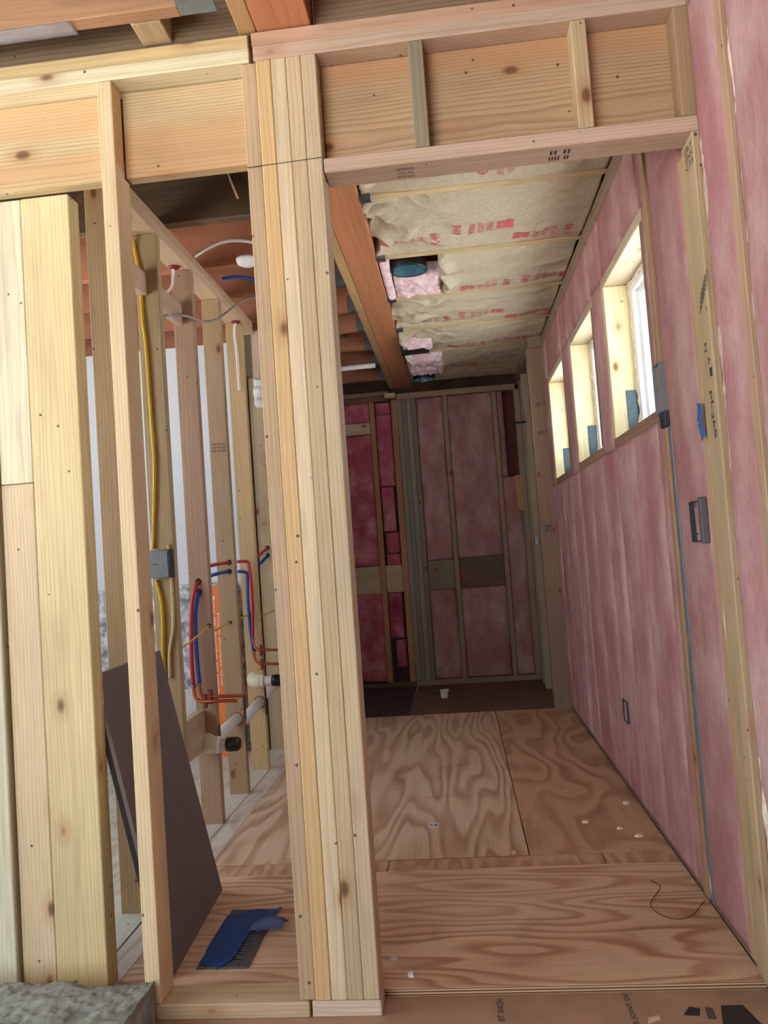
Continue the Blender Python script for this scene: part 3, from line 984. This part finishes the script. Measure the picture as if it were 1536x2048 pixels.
# ---- unseen rear and left walls, added to limit and steer the daylight
wz = structure('wall_light_block')
box('light_block_panel', -3.22, -3.2, -2.6, 2.0, 0, .70, PINKW, wz)
box('light_block_panel', -3.22, -3.2, -2.6, 0.5, .705, 2.77, GREYW, wz, style='old')
box('light_block_panel', -0.55, XR + .2, -2.62, -2.60, 0, 2.77, lin(170, 140, 115), wz, style='old')
box('light_block_panel', -3.2, -0.55, -2.62, -2.60, 0, .08, PINKW, wz)
# ---- ground outside
g = box('ground', -14, 16, -14, 20, -0.9, -0.6, None, None, GROUND, bev=0)
g['kind'] = 'structure'
# ================================================================== THINGS
# leaning board
def leaning_panel():
    root = empty('leaning_board', (-0.855, 2.33, .02))
    tag(root, 'grey-brown thin board leaning against the plumbing wall studs behind the tall front stud', 'board')
    BL, BR = Vector((-.838, 2.062, .0205)), Vector((-.868, 2.607, .0205))
    TL, TR = Vector((-1.010, 2.070, .832)), Vector((-1.040, 2.612, .832))
    n = (BR - BL).cross(TL - BL).normalized()
    if n.x < 0: n = -n
    th = .011
    V = [BL, BR, TR, TL] + [p - n * th for p in (BL, BR, TR, TL)]
    Fc = [(0, 1, 2, 3), (7, 6, 5, 4), (0, 4, 5, 1), (1, 5, 6, 2), (2, 6, 7, 3), (3, 7, 4, 0)]
    mesh_obj('face_sheet', V, Fc, PANEL, root)
    V2 = [p - n * (th + .0005) + Vector((0, .004, 0)) for p in (BL, BR - Vector((0, .008, 0)), TR - Vector((0, .008, 0)), TL)]
    V2 += [p - n * .016 for p in V2]
    mesh_obj('dark_layer', V2, Fc, DARK_BROWN, root)  # thin dark layer behind the face sheet
leaning_panel()

# rough grey slab on the floor in the corner
def wool_slab():
    def h(u, v):
        return .006 * nz(u * 5, v * 5) + .008 * nz(u * 14, v * 20, 3) + .005 * nz(u * 34, v * 44, 5) + .004 * nz(u * 80, v * 80, 1) - .012 * max(0, nz(u * 10 + 4, v * 16, 9) - .25) * 3
    o = slab('mineral_wool_slab', -1.60, -.822, 1.42, 1.912, .0,
             lambda u, v, d: (u + .006 * nz(u * 20, v * 20, 2), v + .006 * nz(u * 20, v * 20, 8), .098 + d if abs(d) > 1e-9 else 0.001), h, .0055, WOOL)
    tag(o, 'rough crumbly grey-green slab lying on the floor below the left boards', 'slab')
wool_slab()

# floor register under blue tape
def register():
    root = empty('floor_register', (-.715, 2.275, .02))
    tag(root, 'grey metal floor register on the plywood mostly covered with blue tape', 'register')
    x0, x1, y0, y1, z = -.788, -.642, 2.107, 2.447, .020
    for n_, (a, b, c, d) in enumerate(((x0, x0 + .028, y0, y1), (x1 - .028, x1, y0, y1), (x0 + .028, x1 - .028, y0, y0 + .03), (x0 + .028, x1 - .028, y1 - .03, y1))):
        box('rim', a, b, c, d, z, z + .006, None, root, REGISTER, bev=.0015)
    box('dark_recess_plate', x0 + .028, x1 - .028, y0 + .03, y1 - .03, z, z + .0012, None, root, DARK_BROWN, bev=0)  # flat dark plate paints the shade of the open duct
    n = 20
    for k in range(n):
        yy = y0 + .034 + (y1 - y0 - .074) * k / (n - 1)
        box('slat', x0 + .028, x1 - .028, yy, yy + .006, z + .001, z + .005, None, root, REGISTER, bev=.001)
    def sheet(name, poly, z0, amp, seed, mat):
        xs = [p[0] for p in poly]; ysx = [p[1] for p in poly]
        def inside(x, y):
            c = False
            j = len(poly) - 1
            for i in range(len(poly)):
                if (poly[i][1] > y) != (poly[j][1] > y) and x < (poly[j][0] - poly[i][0]) * (y - poly[i][1]) / (poly[j][1] - poly[i][1]) + poly[i][0]:
                    c = not c
                j = i
            return c
        r = .004
        nx, ny = int((max(xs) - min(xs)) / r), int((max(ysx) - min(ysx)) / r)
        idx, V, Fc = {}, [], []
        def vid(i, j):
            if (i, j) not in idx:
                x_, y_ = min(xs) + i * r, min(ysx) + j * r
                idx[(i, j)] = len(V)
                V.append((x_, y_, z0 + amp * (1 + nz(x_ * 30 + seed, y_ * 30)) * .5))
            return idx[(i, j)]
        for i in range(nx):
            for j in range(ny):
                if inside(min(xs) + (i + .5) * r, min(ysx) + (j + .5) * r):
                    Fc.append((vid(i, j), vid(i + 1, j), vid(i + 1, j + 1), vid(i, j + 1)))
        m = len(V)
        # a second skin gives the tape its thickness
        V2 = [(a, b, c - .0012) for a, b, c in V]
        cnt = {}
        for f in Fc:
            for q in range(4):
                e = (f[q], f[(q + 1) % 4])
                cnt[tuple(sorted(e))] = cnt.get(tuple(sorted(e)), 0) + 1
        side = []
        for f in Fc:
            for q in range(4):
                e = (f[q], f[(q + 1) % 4])
                if cnt[tuple(sorted(e))] == 1:
                    side.append((e[0], e[0] + m, e[1] + m, e[1]))
        return mesh_obj(name, V + V2, Fc + [tuple(q + m for q in f[::-1]) for f in Fc] + side, mat, None, smooth=True)
    o = sheet('masking_tape_sheet', [(-.782, 2.125), (-.755, 2.112), (-.735, 2.12), (-.722, 2.085), (-.708, 2.12), (-.695, 2.14), (-.690, 2.25), (-.682, 2.33), (-.640, 2.36), (-.628, 2.452), (-.652, 2.425), (-.70, 2.440), (-.74, 2.418), (-.786, 2.40), (-.788, 2.22)], .0275, .004, 3, BLUE_TAPE)
    tag(o, 'torn blue masking tape sheet stuck over the floor register', 'tape')
    # folded flap standing up
    V, Fc = [], []
    n = 12
    for i in range(n + 1):
        t = i / n
        xx = -.690 + .095 * t
        for j in range(5):
            s = j / 4
            V.append((xx + .012 * s, 2.285 + .035 * s + .02 * t, .033 + .030 * math.sin(math.pi * s) * (.5 + .6 * math.sin(math.pi * t)) + .006 * nz(t * 5, s * 3)))
    for i in range(n):
        for j in range(4):
            a = i * 5 + j
            Fc.append((a, a + 5, a + 6, a + 1))
    fl = mesh_obj('tape_flap', V, Fc, plain('dusty_blue_tape', (74, 84, 122), .7, bump=.4), o, smooth=True)
    md = fl.modifiers.new('thick', 'SOLIDIFY'); md.thickness = .0015
register()

# ---- plumbing
def drain(y, z, x_in, x_out, label, grp):
    root = empty('drain_pipe', ((x_in + x_out) / 2, y - .03, z))
    tag(root, label, 'pipe', grp)
    tube('elbow', [(x_in - .005, y + .03, z + .015), (x_in - .002, y, z + .006), (x_in + .012, y - .02, z), (x_in + .045, y - .024, z - .002)], [.036] * 25, PVC_OLD, root, 20)
    lathe('elbow_collar', (x_in + .04, y - .024, z - .002), (1, 0, 0), [(0, 0), (.034, 0), (.034, .02), (.0, .02)], PVC, root)
    lathe('pipe_stub', (x_in + .055, y - .024, z - .002), (1, 0, 0), [(0, 0), (.0255, 0), (.0255, x_out - x_in - .06), (0, x_out - x_in - .06)], plain('pale_pvc', (216, 208, 206), .35), root)
    lathe('rubber_cap', (x_out - .035, y - .024, z - .002), (1, 0, 0), [(0, 0), (.029, 0), (.031, .018), (.0285, .05), (.02, .058), (0, .058)], BLACK_PL, root)
    return root
drain(3.255, .358, -1.105, -.985, 'white drain elbow with black rubber cap on the nearer plumbing stud', 'drain stubs on the plumbing wall')
drain(4.062, .487, -1.115, -.975, 'white drain elbow with black rubber cap on the farther plumbing stud beside the post', 'drain stubs on the plumbing wall')
def sloped_pipe(p, q, label):
    root = tag(empty('drain_run', p), label, 'pipe', 'sloping drain runs')
    tube('pipe', [p, q], .0265, PVC, root, 18, 0)
    return root
sloped_pipe((-1.125, 3.30, .338), (-1.100, 3.662, .372), 'white drain pipe sloping between the first two plumbing studs')
sloped_pipe((-1.115, 3.70, .322), (-1.093, 4.066, .372), 'white drain pipe sloping between the second and third plumbing studs')
sloped_pipe((-1.110, 4.106, .372), (-1.09, 4.478, .41), 'white drain pipe sloping behind the post at the last plumbing stud')
# holes where pipes pass, as flat discs; dark ones paint the shade inside
def hole(p, r, parent, mat=DARK_BROWN):
    parent = min(LSTUD, key=lambda o_: abs(world_loc(o_).y - p[1]))
    return lathe('hole_disc', p, (0, -1, 0), [(r, 0), (r * .98, .0012), (0, .0012)], mat, parent, 16)
hole((-1.100, 3.661, .372), .034, wl, plain('cut_wood', (140, 100, 66), .8))
hole((-1.093, 4.065, .372), .034, wl, plain('cut_wood_far', (140, 100, 66), .8))
for p, r in (((-1.111, 3.257, 1.045), .014), ((-1.110, 3.257, 1.0), .014), ((-1.092, 3.661, 1.117), .013), ((-1.094, 3.661, 1.074), .013), ((-1.10, 4.477, 1.188), .013), ((-1.10, 4.477, 1.144), .013),
             ((-1.075, 3.257, .855), .009), ((-1.105, 3.661, .83), .009), ((-1.11, 4.065, .84), .008)):
    hole(p, r, wl)

def pex(pts, mat, label, grp, r=.0085):
    root = tag(empty('pex_tube', pts[0]), label, 'pipe', grp)
    tube('tube', pts, r, mat, root, 10)
    return root
RED1 = pex([(-1.111, 3.262, 1.042), (-1.116, 3.235, 1.02), (-1.130, 3.215, .95), (-1.138, 3.205, .82), (-1.140, 3.20, .70), (-1.138, 3.20, .615)], PEX_R, 'red water tube curving down the nearer plumbing stud', 'water tubes')
BLU1 = pex([(-1.110, 3.262, .998), (-1.112, 3.235, .97), (-1.120, 3.222, .90), (-1.122, 3.215, .78), (-1.120, 3.212, .70), (-1.116, 3.21, .622)], PEX_B, 'blue water tube curving down the nearer plumbing stud', 'water tubes')
def stub(root, a, mid, out, r=.0075):
    tube('copper_elbow', [a, (a[0] + .001, a[1], a[2] - .035), (a[0] + .012, a[1], a[2] - .062), (a[0] + .035, a[1], mid), (a[0] + .06, a[1], mid), (out, a[1] - .002, mid - .004)], r, COPPER, root, 10)
    lathe('crimp_ring', (a[0], a[1], a[2] - .012), (0, 0, 1), [(r, 0), (.0108, 0), (.0108, .010), (r, .010)], METAL, root, 14)
stub(RED1, (-1.138, 3.20, .617), .545, -.955)
stub(BLU1, (-1.116, 3.21, .624), .562, -.930)
for zc, xx in ((.545, -1.093), (.562, -1.07)):
    box('pipe_bracket', xx - .008, xx + .008, 3.195, 3.212, zc - .030, zc + .030, None, RED1, plain('copper_bracket', (132, 66, 50), .5, .6))
pex([(-1.165, 3.45, 1.095), (-1.140, 3.52, 1.108), (-1.115, 3.58, 1.114), (-1.092, 3.668, 1.117)], PEX_R, 'short red water tube entering the second plumbing stud', 'water tubes')
pex([(-1.165, 3.45, 1.045), (-1.140, 3.52, 1.062), (-1.115, 3.58, 1.070), (-1.094, 3.668, 1.074)], PEX_B, 'short blue water tube entering the second plumbing stud', 'water tubes')
RED2 = pex([(-1.140, 3.98, 1.118), (-1.120, 4.005, 1.118), (-1.096, 4.02, 1.112), (-1.092, 4.02, 1.09), (-1.086, 4.02, .98), (-1.088, 4.02, .85), (-1.096, 4.02, .72)], PEX_R, 'red water tube dropping beside the third plumbing stud', 'water tubes')
BLU2 = pex([(-1.140, 3.98, 1.066), (-1.125, 4.005, 1.064), (-1.108, 4.02, 1.055), (-1.106, 4.02, 1.03), (-1.110, 4.02, .90), (-1.106, 4.02, .76), (-1.096, 4.02, .65)], PEX_B, 'blue water tube dropping beside the third plumbing stud', 'water tubes')
stub(RED2, (-1.096, 4.02, .722), .648, -.965)
stub(BLU2, (-1.096, 4.025, .652), .575, -.965)
for zc in (.648, .575):
    box('pipe_bracket', -1.062, -1.050, 4.01, 4.03, zc - .028, zc + .028, None, RED2, plain('copper_clip', (132, 66, 50), .5, .6))
pex([(-1.150, 4.30, 1.115), (-1.125, 4.39, 1.15), (-1.100, 4.484, 1.188)], PEX_R, 'short red water tube rising to the last plumbing stud', 'water tubes')
pex([(-1.150, 4.30, 1.06), (-1.125, 4.39, 1.10), (-1.100, 4.484, 1.144)], PEX_B, 'short blue water tube rising to the last plumbing stud', 'water tubes')
# vent elbow near the ceiling
root = tag(empty('vent_pipe', (-1.075, 4.42, 2.02)), 'white vent pipe with elbow hanging beside the post near the ceiling', 'pipe')
tube('pipe', [(-1.085, 4.44, 2.40), (-1.085, 4.44, 2.12)], .0255, PVC, root, 18, 0)
lathe('collar', (-1.085, 4.44, 2.085), (0, 0, 1), [(0, 0), (.031, 0), (.031, .045), (.0, .045)], PVC, root)
tube('elbow', [(-1.085, 4.44, 2.10), (-1.084, 4.44, 2.06), (-1.078, 4.42, 2.035), (-1.072, 4.38, 2.025)], .0285, PVC, root, 18)
# steel protection plates on stud edges
for y, z in ((SP[2], .37), (SP[3], .42), (SP[3], .27), (SP[4], .45), (SP[4], .36)):
    box('nail_plate', XL, XL + .0015, y + .001, y + .037, z - .06, z + .06, None, LSTUD[SP.index(y)], METAL, bev=0)

# ---- cables
def cable(pts, mat, r, label, grp, name='cable'):
    o = tube(name, pts, r, mat, None, 8)
    return tag(o, label, 'cable', grp)
yc = SP[1] - .008
cable([(-1.10, 2.72, 2.50), (-1.125, 2.78, 2.46), (-1.155, 2.83, 2.41), (-1.150, yc, 2.36), (-1.135, yc, 2.225), (-1.132, yc, 2.069), (-1.124, yc, 1.951), (-1.120, yc, 1.66), (-1.118, yc, 1.506), (-1.136, yc, 1.26), (-1.142, yc, 1.19)],
      YELLOW, .0065, 'yellow cable stapled down the plumbing wall stud above the grey box', 'electrical cables')
cable([(-1.136, yc, 1.07), (-1.122, yc, 1.0), (-1.119, yc, .93), (-1.124, yc, .80), (-1.124, yc, .70)], YELLOW, .0075, 'yellow cable below the grey box running down behind the board', 'electrical cables')
cable([(-1.082, yc, 1.20), (-1.078, yc, 1.05), (-1.080, yc, .90), (-1.100, yc, .80), (-1.105, yc, .70)], plain('cream_cable_sheath', (226, 208, 160), .5), .006, 'cream cable hanging right of the yellow one below the grey box', 'electrical cables')
for y1, y2, x1, z1, x2, z2, lab in ((3.30, 3.66, -1.16, .80, -1.105, .83, 'thin yellow wire between the first two plumbing studs'),
                                    (2.90, 3.26, -1.14, .78, -1.075, .855, 'thin yellow wire ending at the red tube on the nearer stud'),
                                    (3.72, 4.066, -1.16, .82, -1.11, .84, 'thin yellow wire passing behind the hanging red and blue tubes'),
                                    (4.12, 4.478, -1.13, .80, -1.09, .82, 'thin yellow wire at the last plumbing stud')):
    cable([(x1, y1, z1), (x1 + (x2 - x1) * .5, (y1 + y2) / 2, z1 + (z2 - z1) * .3), (x2, y2, z2)], YELLOW, .004, lab, 'electrical cables', 'wire')
cable([(-1.15, 3.18, 2.285), (-1.132, 3.20, 2.32), (-1.128, 3.21, 2.36), (-1.125, 3.215, 2.41)], WHITE_C, .006, 'short white cable dropping from the partition top plate through red sealant', 'electrical cables')
cable([(-1.09, 4.05, 2.41), (-1.10, 4.045, 2.35), (-1.092, 4.04, 2.22), (-1.092, 4.04, 2.10), (-1.088, 4.03, 2.03)], WHITE_C, .008, 'white cable with stripped end hanging from the top plate on the third stud', 'electrical cables')
cable([(-1.15, 3.05, 2.13), (-1.12, 3.12, 2.17), (-1.08, 3.2, 2.185), (-1.05, 3.3, 2.19), (-1.04, 3.50, 2.25), (-1.02, 3.7, 2.36), (-1.0, 3.9, 2.47), (-.9, 3.95, 2.50)], GREY_C, .006, 'grey cable draped across the partition studs below the top plate', 'electrical cables')
cable([(-1.06, 3.30, 2.48), (-1.0, 3.33, 2.525), (-.92, 3.36, 2.56), (-.82, 3.40, 2.56), (-.72, 3.455, 2.535)], WHITE_C, .008, 'white cable arching under the ceiling joists left of the post', 'electrical cables')
cable([(-1.05, 3.70, 2.52), (-.98, 3.74, 2.535), (-.92, 3.80, 2.535), (-.88, 3.86, 2.53)], PEX_B, .008, 'blue tube between the ceiling joists left of the post', 'water tubes', 'pex_tube')
cable([(-1.0, 4.15, 2.50), (-.95, 4.18, 2.53), (-.9, 4.28, 2.56)], GREY_C, .005, 'thin grey cable rising into the joists above the partition end', 'electrical cables')
for p in ((-1.118, 2.70, ZP), (-1.122, 3.215, ZP), (-1.09, 4.05, ZP)):
    lathe('sealant_blob', (p[0], p[1], p[2] - .012), (0, 0, 1), [(0, 0), (.012, 0), (.022, .006), (.026, .012)], SEAL_RED, wl, 12)
# ceiling light disc
o = lathe('ceiling_lamp', (-.845, 3.40, 2.452), (0, 0, 1), [(0, 0), (.03, .002), (.045, .010), (.05, .022), (.05, .034), (0, .034)], PVC)
tag(o, 'small white round fitting under the joist left of the post', 'lamp')
# splinter hanging from a joist
o = tube('wood_splinter', [(-.790, 2.95, 2.665), (-.778, 2.945, 2.62), (-.752, 2.94, 2.545)], [.004, .005, .0045], CHIP, None, 6, 0)
tag(o, 'pale wood splinter hanging from the dark joist above the doorway', 'splinter')
# pipe at the far end of the joists
o = tube('vent_run', [(-.95, 5.50, 2.452), (-.48, 5.50, 2.456)], .018, PVC, None, 14, 0)
tag(o, 'white plastic pipe running under far joists to the left of the beam', 'pipe')

# ---- electrical boxes
def ebox(name, x0, x1, y0, y1, z0, z1, mat, label, open_dir=None, inner=None):
    root = tag(empty(name, ((x0 + x1) / 2, (y0 + y1) / 2, z0)), label, 'electrical box')
    t = .003
    if open_dir == '-x':
        box('back', x1 - t, x1, y0, y1, z0, z1, None, root, inner or mat, bev=0)
        box('side', x0, x1 - t, y0, y0 + t, z0, z1, None, root, mat, bev=0)
        box('side', x0, x1 - t, y1 - t, y1, z0, z1, None, root, mat, bev=0)
        box('side', x0, x1 - t, y0 + t, y1 - t, z0, z0 + t, None, root, mat, bev=0)
        box('side', x0, x1 - t, y0 + t, y1 - t, z1 - t, z1, None, root, mat, bev=0)
    else:
        box('body', x0, x1, y0, y1, z0, z1, None, root, mat, bev=.002)
    return root
e = ebox('outlet_box', -1.145, -1.072, SP[1] - .045, SP[1] - .001, 1.078, 1.180, METAL_BLUE, 'grey metal switch box on the yellow-cabled stud of the plumbing wall')
box('cover_edge', -1.0715, -1.0645, SP[1] - .046, SP[1] + .002, 1.076, 1.182, None, e, plain('dark_grey_metal', (72, 78, 84), .5, .5))
box('slot', -1.133, -1.112, SP[1] - .0462, SP[1] - .0448, 1.128, 1.131, None, e, DARK_BROWN, bev=0)
NAVY = plain('slate_plastic', (44, 52, 66), .5)
e = ebox('outlet_box', XR - .020, XR + .05, 2.120, 2.205, 1.082, 1.192, NAVY, 'dark slate outlet box on the pink wall below the blue tape', '-x', plain('slate_inside', (34, 42, 56), .6))
box('mounting_flange', XR - .024, XR - .006, 2.094, 2.118, 1.078, 1.200, None, e, plain('slate_flange', (92, 88, 92), .6))
for zc in (1.10, 1.175):
    box('tab', XR - .021, XR - .018, 2.15, 2.165, zc, zc + .006, None, e, METAL, bev=0)
e = ebox('junction_box', XR - .022, XR + .03, 2.375, 2.452, 1.475, 1.625, METAL_BLUE, 'grey metal junction box at the right corner of the nearest window', '-x', plain('box_inside', (112, 124, 134), .5, .3))
box('conduit_clamp', XR - .022, XR - .002, 2.355, 2.415, 1.428, 1.474, None, e, NAVY)
o = box('conduit_strip', XR - .010, XR - .003, 2.350, 2.375, .04, 1.43, None, None, METAL_BLUE)
tag(o, 'grey metal conduit strip running from the junction box down to the floor', 'conduit')
e = ebox('outlet_box', XR - .016, XR + .03, 3.32, 3.40, .335, .425, NAVY, 'dark slate outlet box low on the pink wall under the windows', '-x')
e = ebox('outlet_box', .590, .62, 5.92, 5.99, 1.09, 1.15, plain('pale_plastic', (190, 180, 172), .5), 'small pale plastic outlet box in the dark far right corner')
lathe('knockout', (.5895, 5.94, 1.12), (-1, 0, 0), [(.018, 0), (.018, .002), (0, .002)], BLACK_PL, e, 16)
o = box('metal_strap', .50, .60, 5.96, 5.975, 2.02, 2.035, None, None, BLACK_PL)
tag(o, 'short black strap at the top of the far right corner', 'strap')
# blue tape scraps on the pink wall
for k, (y, z, a, lab) in enumerate(((2.040, 1.412, .25, 'upper blue tape scrap on the end stud above the slate box'), (2.036, 1.368, -.35, 'lower blue tape scrap on the end stud above the slate box'))):
    V, Fc = [], []
    for i in range(5):
        for j in range(5):
            u, v = (i / 4 - .5) * .036, (j / 4 - .5) * .048
            V.append((XR - .020 - .004 * abs(nz(u * 60 + k, v * 60)), y + u * math.cos(a) - v * math.sin(a), z + u * math.sin(a) + v * math.cos(a)))
    for i in range(4):
        for j in range(4):
            q = i * 5 + j
            Fc.append((q, q + 1, q + 6, q + 5))
    o = mesh_obj('tape_scrap', V, Fc, plain('blue_tape_scrap', (52, 96, 150), .6))
    md = o.modifiers.new('thick', 'SOLIDIFY'); md.thickness = .001
    tag(o, lab, 'tape', 'blue tape scraps')

# ---- recessed lamp housings
def can(x, y, r, z, label):
    root = tag(empty('recessed_lamp', (x, y, z)), label, 'lamp', 'recessed lamp housings')
    lathe('housing', (x, y, z), (0, 0, 1), [(r * .93, .0), (r, -.002), (r * 1.02, .004), (r * 1.02, .13), (r * .9, .135), (0, .135)], BLACK_PL, root, 36)
    lathe('reflector', (x, y, z), (0, 0, 1), [(r * .93, .0), (r * .90, .02), (r * .86, .06), (r * .70, .10), (r * .35, .122), (0, .125)], CAN_IN, root, 36)
    return root
can(-0.128, 3.775, .088, 2.490, 'recessed lamp housing with blue-grey reflector beside the beam nearest the opening')
can(-0.153, 6.10, .088, 2.452, 'recessed lamp housing beside the beam close to the far wall')
e = ebox('lamp_bracket', -.27, -.08, 5.14, 5.20, 2.430, 2.50, BLACK_PL, 'black lamp bracket poking through torn paper beside the beam')
e['category'] = 'bracket'

# ---- orange carton behind the partition
def carton():
    x0, x1, y0, y1, z1 = -1.455, -1.345, 4.40, 4.62, .985
    root = tag(empty('shower_tray_carton', ((x0 + x1) / 2, (y0 + y1) / 2, .016)), 'tall orange carton with white lettering standing behind the plumbing wall', 'carton')
    box('body', x0, x1, y0, y1, .016, z1, None, root, ORANGE, bev=.002)
    lettering('printed_text', 'Foam shower tray', (-1.396, y0 - .0008, .62), (0, 0, -1), (1, 0, 0), .42, .016, WHITE_INK, root)
    lettering('printed_text', 'Base de douche en pente', (-1.419, y0 - .0008, .64), (0, 0, -1), (1, 0, 0), .58, .017, WHITE_INK, root)
carton()

# ---- plastic film on the front joists
def film():
    V, Fc = [], []
    n = 30
    for i in range(n + 1):
        xx = -1.16 + .30 * i / n
        for j in range(5):
            yy = 1.798 + .05 * j / 4
            V.append((xx, yy, 2.4885 - .004 * abs(nz(xx * 25, yy * 60)) - .001))
    for i in range(n):
        for j in range(4):
            a = i * 5 + j
            Fc.append((a, a + 1, a + 6, a + 5))
    o = mesh_obj('plastic_film', V, Fc, CLEAR_FILM, None, smooth=True)
    md = o.modifiers.new('thick', 'SOLIDIFY'); md.thickness = .0008
    tag(o, 'scrap of white plastic film stapled under the joist at the top left', 'film')
film()

# ---- cup, chips, sticker, wire on the floor
root = tag(empty('cup', (-.168, 5.84, .004)), 'small white plastic cup standing on the dark floor near the far wall', 'cup')
lathe('body', (-.168, 5.84, .004), (0, 0, 1), [(0, 0), (.027, 0), (.031, .055), (.029, .055), (.026, .004), (0, .004)], CUP, root)
lathe('rim', (-.168, 5.84, .052), (0, 0, 1), [(.031, 0), (.035, .001), (.035, .012), (.030, .012)], CUP, root)
CHIPS = [(.414, 3.107, .030, 'pale wood chip alone on the plywood left of the other chips'), (.529, 3.025, .028, 'slim pale wood chip between two larger chips by the pink wall'),
         (.581, 2.949, .034, 'roundish pale wood chip nearest the pink wall'), (-.247, 2.134, .026, 'white scrap on the plywood beside the post'),
         (-.200, 2.054, .022, 'white scrap near the plywood edge beside the post'), (.613, 3.30, .028, 'pale sliver of wood at the foot of the pink wall'),
         (.12, 2.83, .02, 'tiny pale chip on the plywood seam in mid floor')]
for k, (cx, cy, s, lab) in enumerate(CHIPS):
    n = 7
    pts = []
    rr = random.Random(k)
    for q in range(n):
        a = 2 * math.pi * q / n
        r = s * (.35 + .3 * rr.random())
        pts.append((cx + r * math.cos(a), cy + r * math.sin(a) * (.5 if k % 2 else .85)))
    V = [(a, b, .0202) for a, b in pts] + [(cx + (a - cx) * .8, cy + (b - cy) * .8, .0202 + .006 + .005 * rr.random()) for a, b in pts]
    Fc = [tuple(range(n))[::-1], tuple(range(n, 2 * n))] + [(q, (q + 1) % n, (q + 1) % n + n, q + n) for q in range(n)]
    o = mesh_obj('wood_chip', V, Fc, CHIP if k not in (3, 4) else STICKER)
    tag(o, lab, 'scrap', 'scraps on the plywood floor')
o = mesh_obj('wood_chip', [(.352, 1.87, .0), (.385, 1.885, .0), (.388, 1.893, .0), (.356, 1.882, .0), (.355, 1.872, .008), (.383, 1.886, .007), (.385, 1.891, .007), (.357, 1.880, .008)],
             [(3, 2, 1, 0), (4, 5, 6, 7), (0, 1, 5, 4), (1, 2, 6, 5), (2, 3, 7, 6), (3, 0, 4, 7)], CHIP)
tag(o, 'long pale wood chip on the lower subfloor beside the printed mark', 'scrap', 'scraps on the plywood floor')
root = tag(empty('paper_sticker', (-.17, 3.14, .02)), 'small white printed sticker on the plywood in the passage', 'sticker')
box('sheet', -.192, -.150, 3.115, 3.165, .0201, .0209, None, root, STICKER, bev=0)
lettering('printed_text', '5/8', (-.171, 3.14, .0212), (1, 0, 0), (0, 1, 0), .03, .03, GREY_INK, root)
o = tube('loose_wire', [(.65, 2.42, .0225), (.58, 2.325, .0225), (.52, 2.322, .0225), (.488, 2.40, .0225), (.546, 2.517, .0225), (.53, 2.57, .0225)], .0013, plain('brown_wire', (112, 82, 64), .6), None, 6)
tag(o, 'thin brown wire curled on the plywood by the foot of the conduit', 'wire')
o = slab('foam_crumb', .648, .70, 1.86, 1.91, 0, lambda u, v, d: (u, v, d), lambda u, v: .03 + .02 * nz(u * 60, v * 60), .006, FOAM_W)
for v in o.data.vertices:
    if v.co.z + o.location.z < .003: v.co.z = .001 - o.location.z
tag(o, 'lump of pale spray foam on the floor at the right edge', 'foam')
